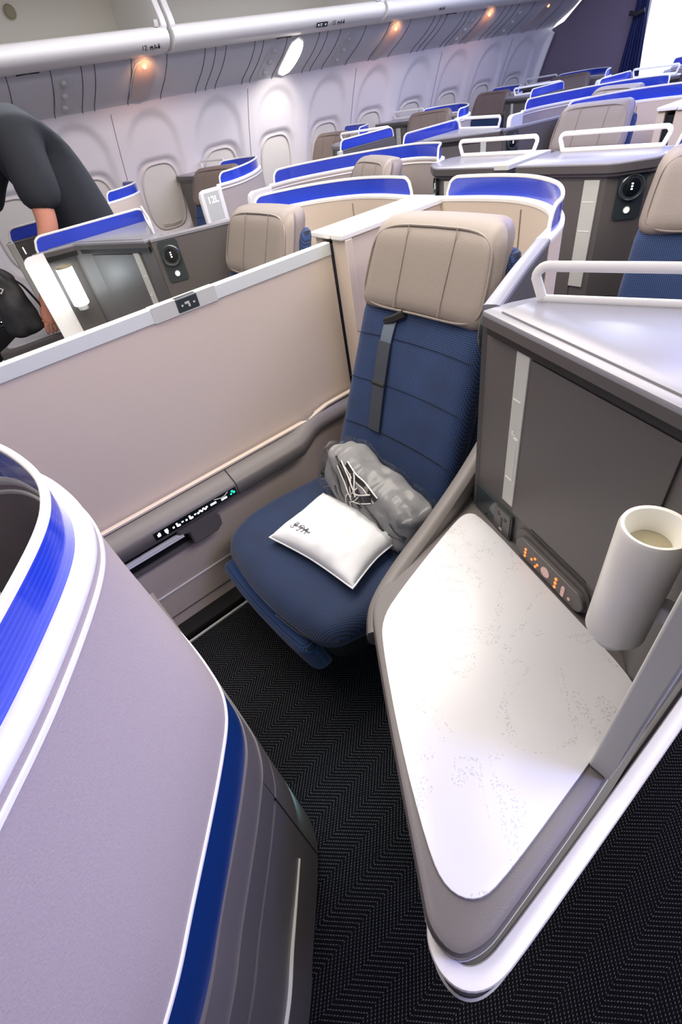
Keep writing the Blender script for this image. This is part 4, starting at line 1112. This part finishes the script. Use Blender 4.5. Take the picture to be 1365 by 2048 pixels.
V = [(L(PX, .76, 1.02), .15), (L(PX, .755, 1.18), .135), (L(PX, .70, 1.40), .15), (L(PX, .61, 1.57), .14), (L(PX, .53, 1.70), .062), (L(PX-.02, .475, 1.78), .060), (L(PX-.02, .43, 1.88), .095), (L(PX-.02, .41, 1.96), .085),
     (L(PX+.17, .58, 1.58), .075), (L(PX+.215, .56, 1.42), .056), (L(PX+.225, .535, 1.24), .050), (L(PX+.22, .43, 1.06), .043), (L(PX+.21, .345, .92), .032), (L(PX+.21, .325, .87), (.040, .020)),
     (L(PX-.18, .56, 1.57), .075), (L(PX-.24, .42, 1.42), .056), (L(PX-.25, .33, 1.26), .046), (L(PX-.24, .22, 1.12), .038), (L(PX-.23, .16, 1.02), .030), (L(PX-.23, .15, .97), (.038, .020)),
     (L(PX+.09, .76, .90), .10), (L(PX+.09, .72, .50), .065), (L(PX+.09, .80, .10), .042), (L(PX+.09, .68, .04), .040),
     (L(PX-.09, .70, .90), .10), (L(PX-.10, .56, .50), .065), (L(PX-.10, .58, .10), .042), (L(PX-.10, .46, .04), .040)]
E_ = [(0, 1), (1, 2), (2, 3), (3, 4), (4, 5), (5, 6), (6, 7), (3, 8), (8, 9), (9, 10), (10, 11), (11, 12), (12, 13), (3, 14), (14, 15), (15, 16), (16, 17), (17, 18), (18, 19), (0, 20), (20, 21), (21, 22), (22, 23), (0, 24), (24, 25), (25, 26), (26, 27)]
# fingers curled round the bag handle
for base, sgn in ((13, 1), (19, -1)):
    bx, by, bz = V[base][0]
    for k in range(4):
        i = len(V); yy = by-.030+.020*k
        V += [((bx+.008*sgn, yy, bz-.035), .0095), ((bx-.006*sgn, yy-.004, bz-.075+.004*abs(k-1)), .0085), ((bx-.030*sgn, yy-.004, bz-.082), .0078), ((bx-.040*sgn, yy-.002, bz-.062), .007)]
        E_ += [(base, i), (i, i+1), (i+1, i+2), (i+2, i+3)]
    i = len(V); V += [((bx-.02*sgn, by-.035, bz-.02), .011), ((bx-.036*sgn, by-.045, bz-.050), .0095)]; E_ += [(base, i), (i, i+1)]
skin_body('body', V, E_, 'skin', person)
T = [(L(PX, .765, 1.00), .175), (L(PX, .76, 1.18), .168), (L(PX, .70, 1.40), .178), (L(PX, .61, 1.56), .165), (L(PX, .555, 1.655), .085),
     (L(PX+.175, .585, 1.57), .102), (L(PX+.215, .57, 1.42), .100), (L(PX+.222, .55, 1.275), .105), (L(PX-.18, .555, 1.56), .098), (L(PX-.235, .43, 1.42), .085), (L(PX-.245, .365, 1.30), .082)]
skin_body('t_shirt', T, [(0, 1), (1, 2), (2, 3), (3, 4), (3, 5), (5, 6), (6, 7), (3, 8), (8, 9), (9, 10)], 'tee', person)
Q = [(L(PX, .75, 1.0), .155), (L(PX+.09, .76, .88), .118), (L(PX+.09, .72, .50), .085), (L(PX+.09, .80, .12), .065), (L(PX-.09, .70, .88), .118), (L(PX-.10, .56, .50), .085), (L(PX-.10, .58, .12), .065)]
skin_body('trousers', Q, [(0, 1), (1, 2), (2, 3), (0, 4), (4, 5), (5, 6)], 'pants', person)
hb = MB().pad((.20, .22, .24), .09, lambda p: Vector((p.x-.02, p.y+L(0, .445, 0)[1], p.z+1.945+.02*(p.y/.1))), (12, 12, 12)); obj('hair', hb, 'hair', person)
fm = MB(); fm.lathe([(0, .018), (.010, .012), (.013, 0)], (-.02, L(0, .320, 0)[1], 1.89), 12, axis=(0, -1, -.2)); obj('nose', fm, 'skin', person)
fm = MB()
for s in (-1, 1): fm.lathe([(0, .006), (.008, .004), (.010, 0)], (-.02+s*.034, L(0, .336, 0)[1], 1.92), 12, axis=(0, -1, 0))
obj('eyes', fm, 'ink', person)
obj('mouth', MB().sweep([(-.045, L(0, .338, 0)[1], 1.845), (-.02, L(0, .332, 0)[1], 1.842), (.005, L(0, .338, 0)[1], 1.845)], .004, .003), 'orange' if False else 'shadowed', person)
fm = MB()
for s in (-1, 1): fm.pad((.02, .04, .06), .01, lambda p, s=s: p+Vector((-.02+s*.098, L(0, .43, 0)[1], 1.89)), (4, 6, 6))
obj('ears', fm, 'skin', person)
fm = MB()
for x, y in ((.09, .64), (-.10, .42)): fm.pad((.10, .28, .09), .04, lambda p, x=x, y=y: p+Vector((x, L(0, y+.05, 0)[1], .045)), (6, 10, 6))
obj('shoes', fm, 'black', person)
bag = thing('backpack', 'crumpled black bag hanging from the hand of the standing person', 'bag', (-2.965, .235, .81))
def bf(p):
    n1 = noise.noise(Vector((p.x*8, p.y*9, p.z*8)))*.035+noise.noise(Vector((p.x*22, p.y*22, p.z*18)))*.012
    p = p.copy(); k = 1-.25*max(0, p.z/.16)**2; d = Vector((p.x, p.y, 0)); d = d.normalized() if d.length > 1e-5 else d
    return Vector((p.x*k, p.y*k-.02-.10*(p.z+.2)*.2, p.z+.16))+d*n1
obj('bag_body', MB().pad((.12, .15, .32), .055, bf, (16, 20, 26)), 'bag', bag, smooth=70)
obj('bag_handle', MB().sweep(catmull([(.02, .03, .26), (.03, .06, .22), (.045, .085, .13), (.04, .09, .07), (.02, .06, .05)], 6), .008, .004), 'black', bag)
obj('buckle', MB().sweep([(.066, -.060, .235), (.070, -.045, .222), (.070, -.030, .235), (.067, -.045, .248)], .0035, .0035, closed=True, up=(1, 0, 0)), 'silver', bag)

# ---------------------------------------------------------------- curtain at the rear opening
mb = MB(); vs = []; fs = []; ny = 60; nz = 24
for j in range(nz+1):
    t = j/nz; z = .05+2.3*t
    w_ = .40*(1-t)**.0*(.34 if z > 1.62 else .34+.66*((1.62-z)/1.57)**.8); xc = -3.60+.06*(t)
    for i in range(ny+1):
        s = i/ny; vs.append((xc-w_/2+w_*s, BY-.06+.03*math.sin(s*PI*13)*(.5+.5*(1-t)), z))
for j in range(nz):
    for i in range(ny): a = j*(ny+1)+i; fs.append((a, a+1, a+ny+2, a+ny+1))
mb.poly(vs, fs)
cur = obj('curtain', mb, 'curtain', smooth=80); tag(cur, 'gathered navy curtain tied beside the bright rear opening', 'curtain')
sm = cur.modifiers.new('solid', 'SOLIDIFY'); sm.thickness = .006
obj('tie_back', MB().sweep([(-3.66, BY-.10, 1.62), (-3.58, BY-.115, 1.60), (-3.50, BY-.10, 1.62)], .012, .02), 'hair', cur)
# seats glimpsed through the opening
for k, (x, y, lb) in enumerate(((-3.05, 8.1, 'pale seat headrest glimpsed through the bright rear opening, lower one'), (-3.15, 9.0, 'pale seat headrest glimpsed through the bright rear opening, upper one'))):
    dup(far0, (x, y, .05), 0, lb)

# practical lights
def point(name, loc, e, col, r=.03):
    d = bpy.data.lights.new(name, 'POINT'); d.energy = e; d.color = col; d.shadow_soft_size = r
    o = bpy.data.objects.new(name, d); COL.objects.link(o); o.location = loc
point('lamp_glow', (-1.42-1.325+.05, .475, .99), .55, (.78, .93, 1), .03)
area('foot_light', (-.50, .03, .30), (.10, .03), .25, (.45, .85, 1.0), (.1, .5, -1))
area('rear_cabin_light', (-3.0, 9.5, 2.3), (1.6, 3.0), 160, (.85, .92, 1.0))
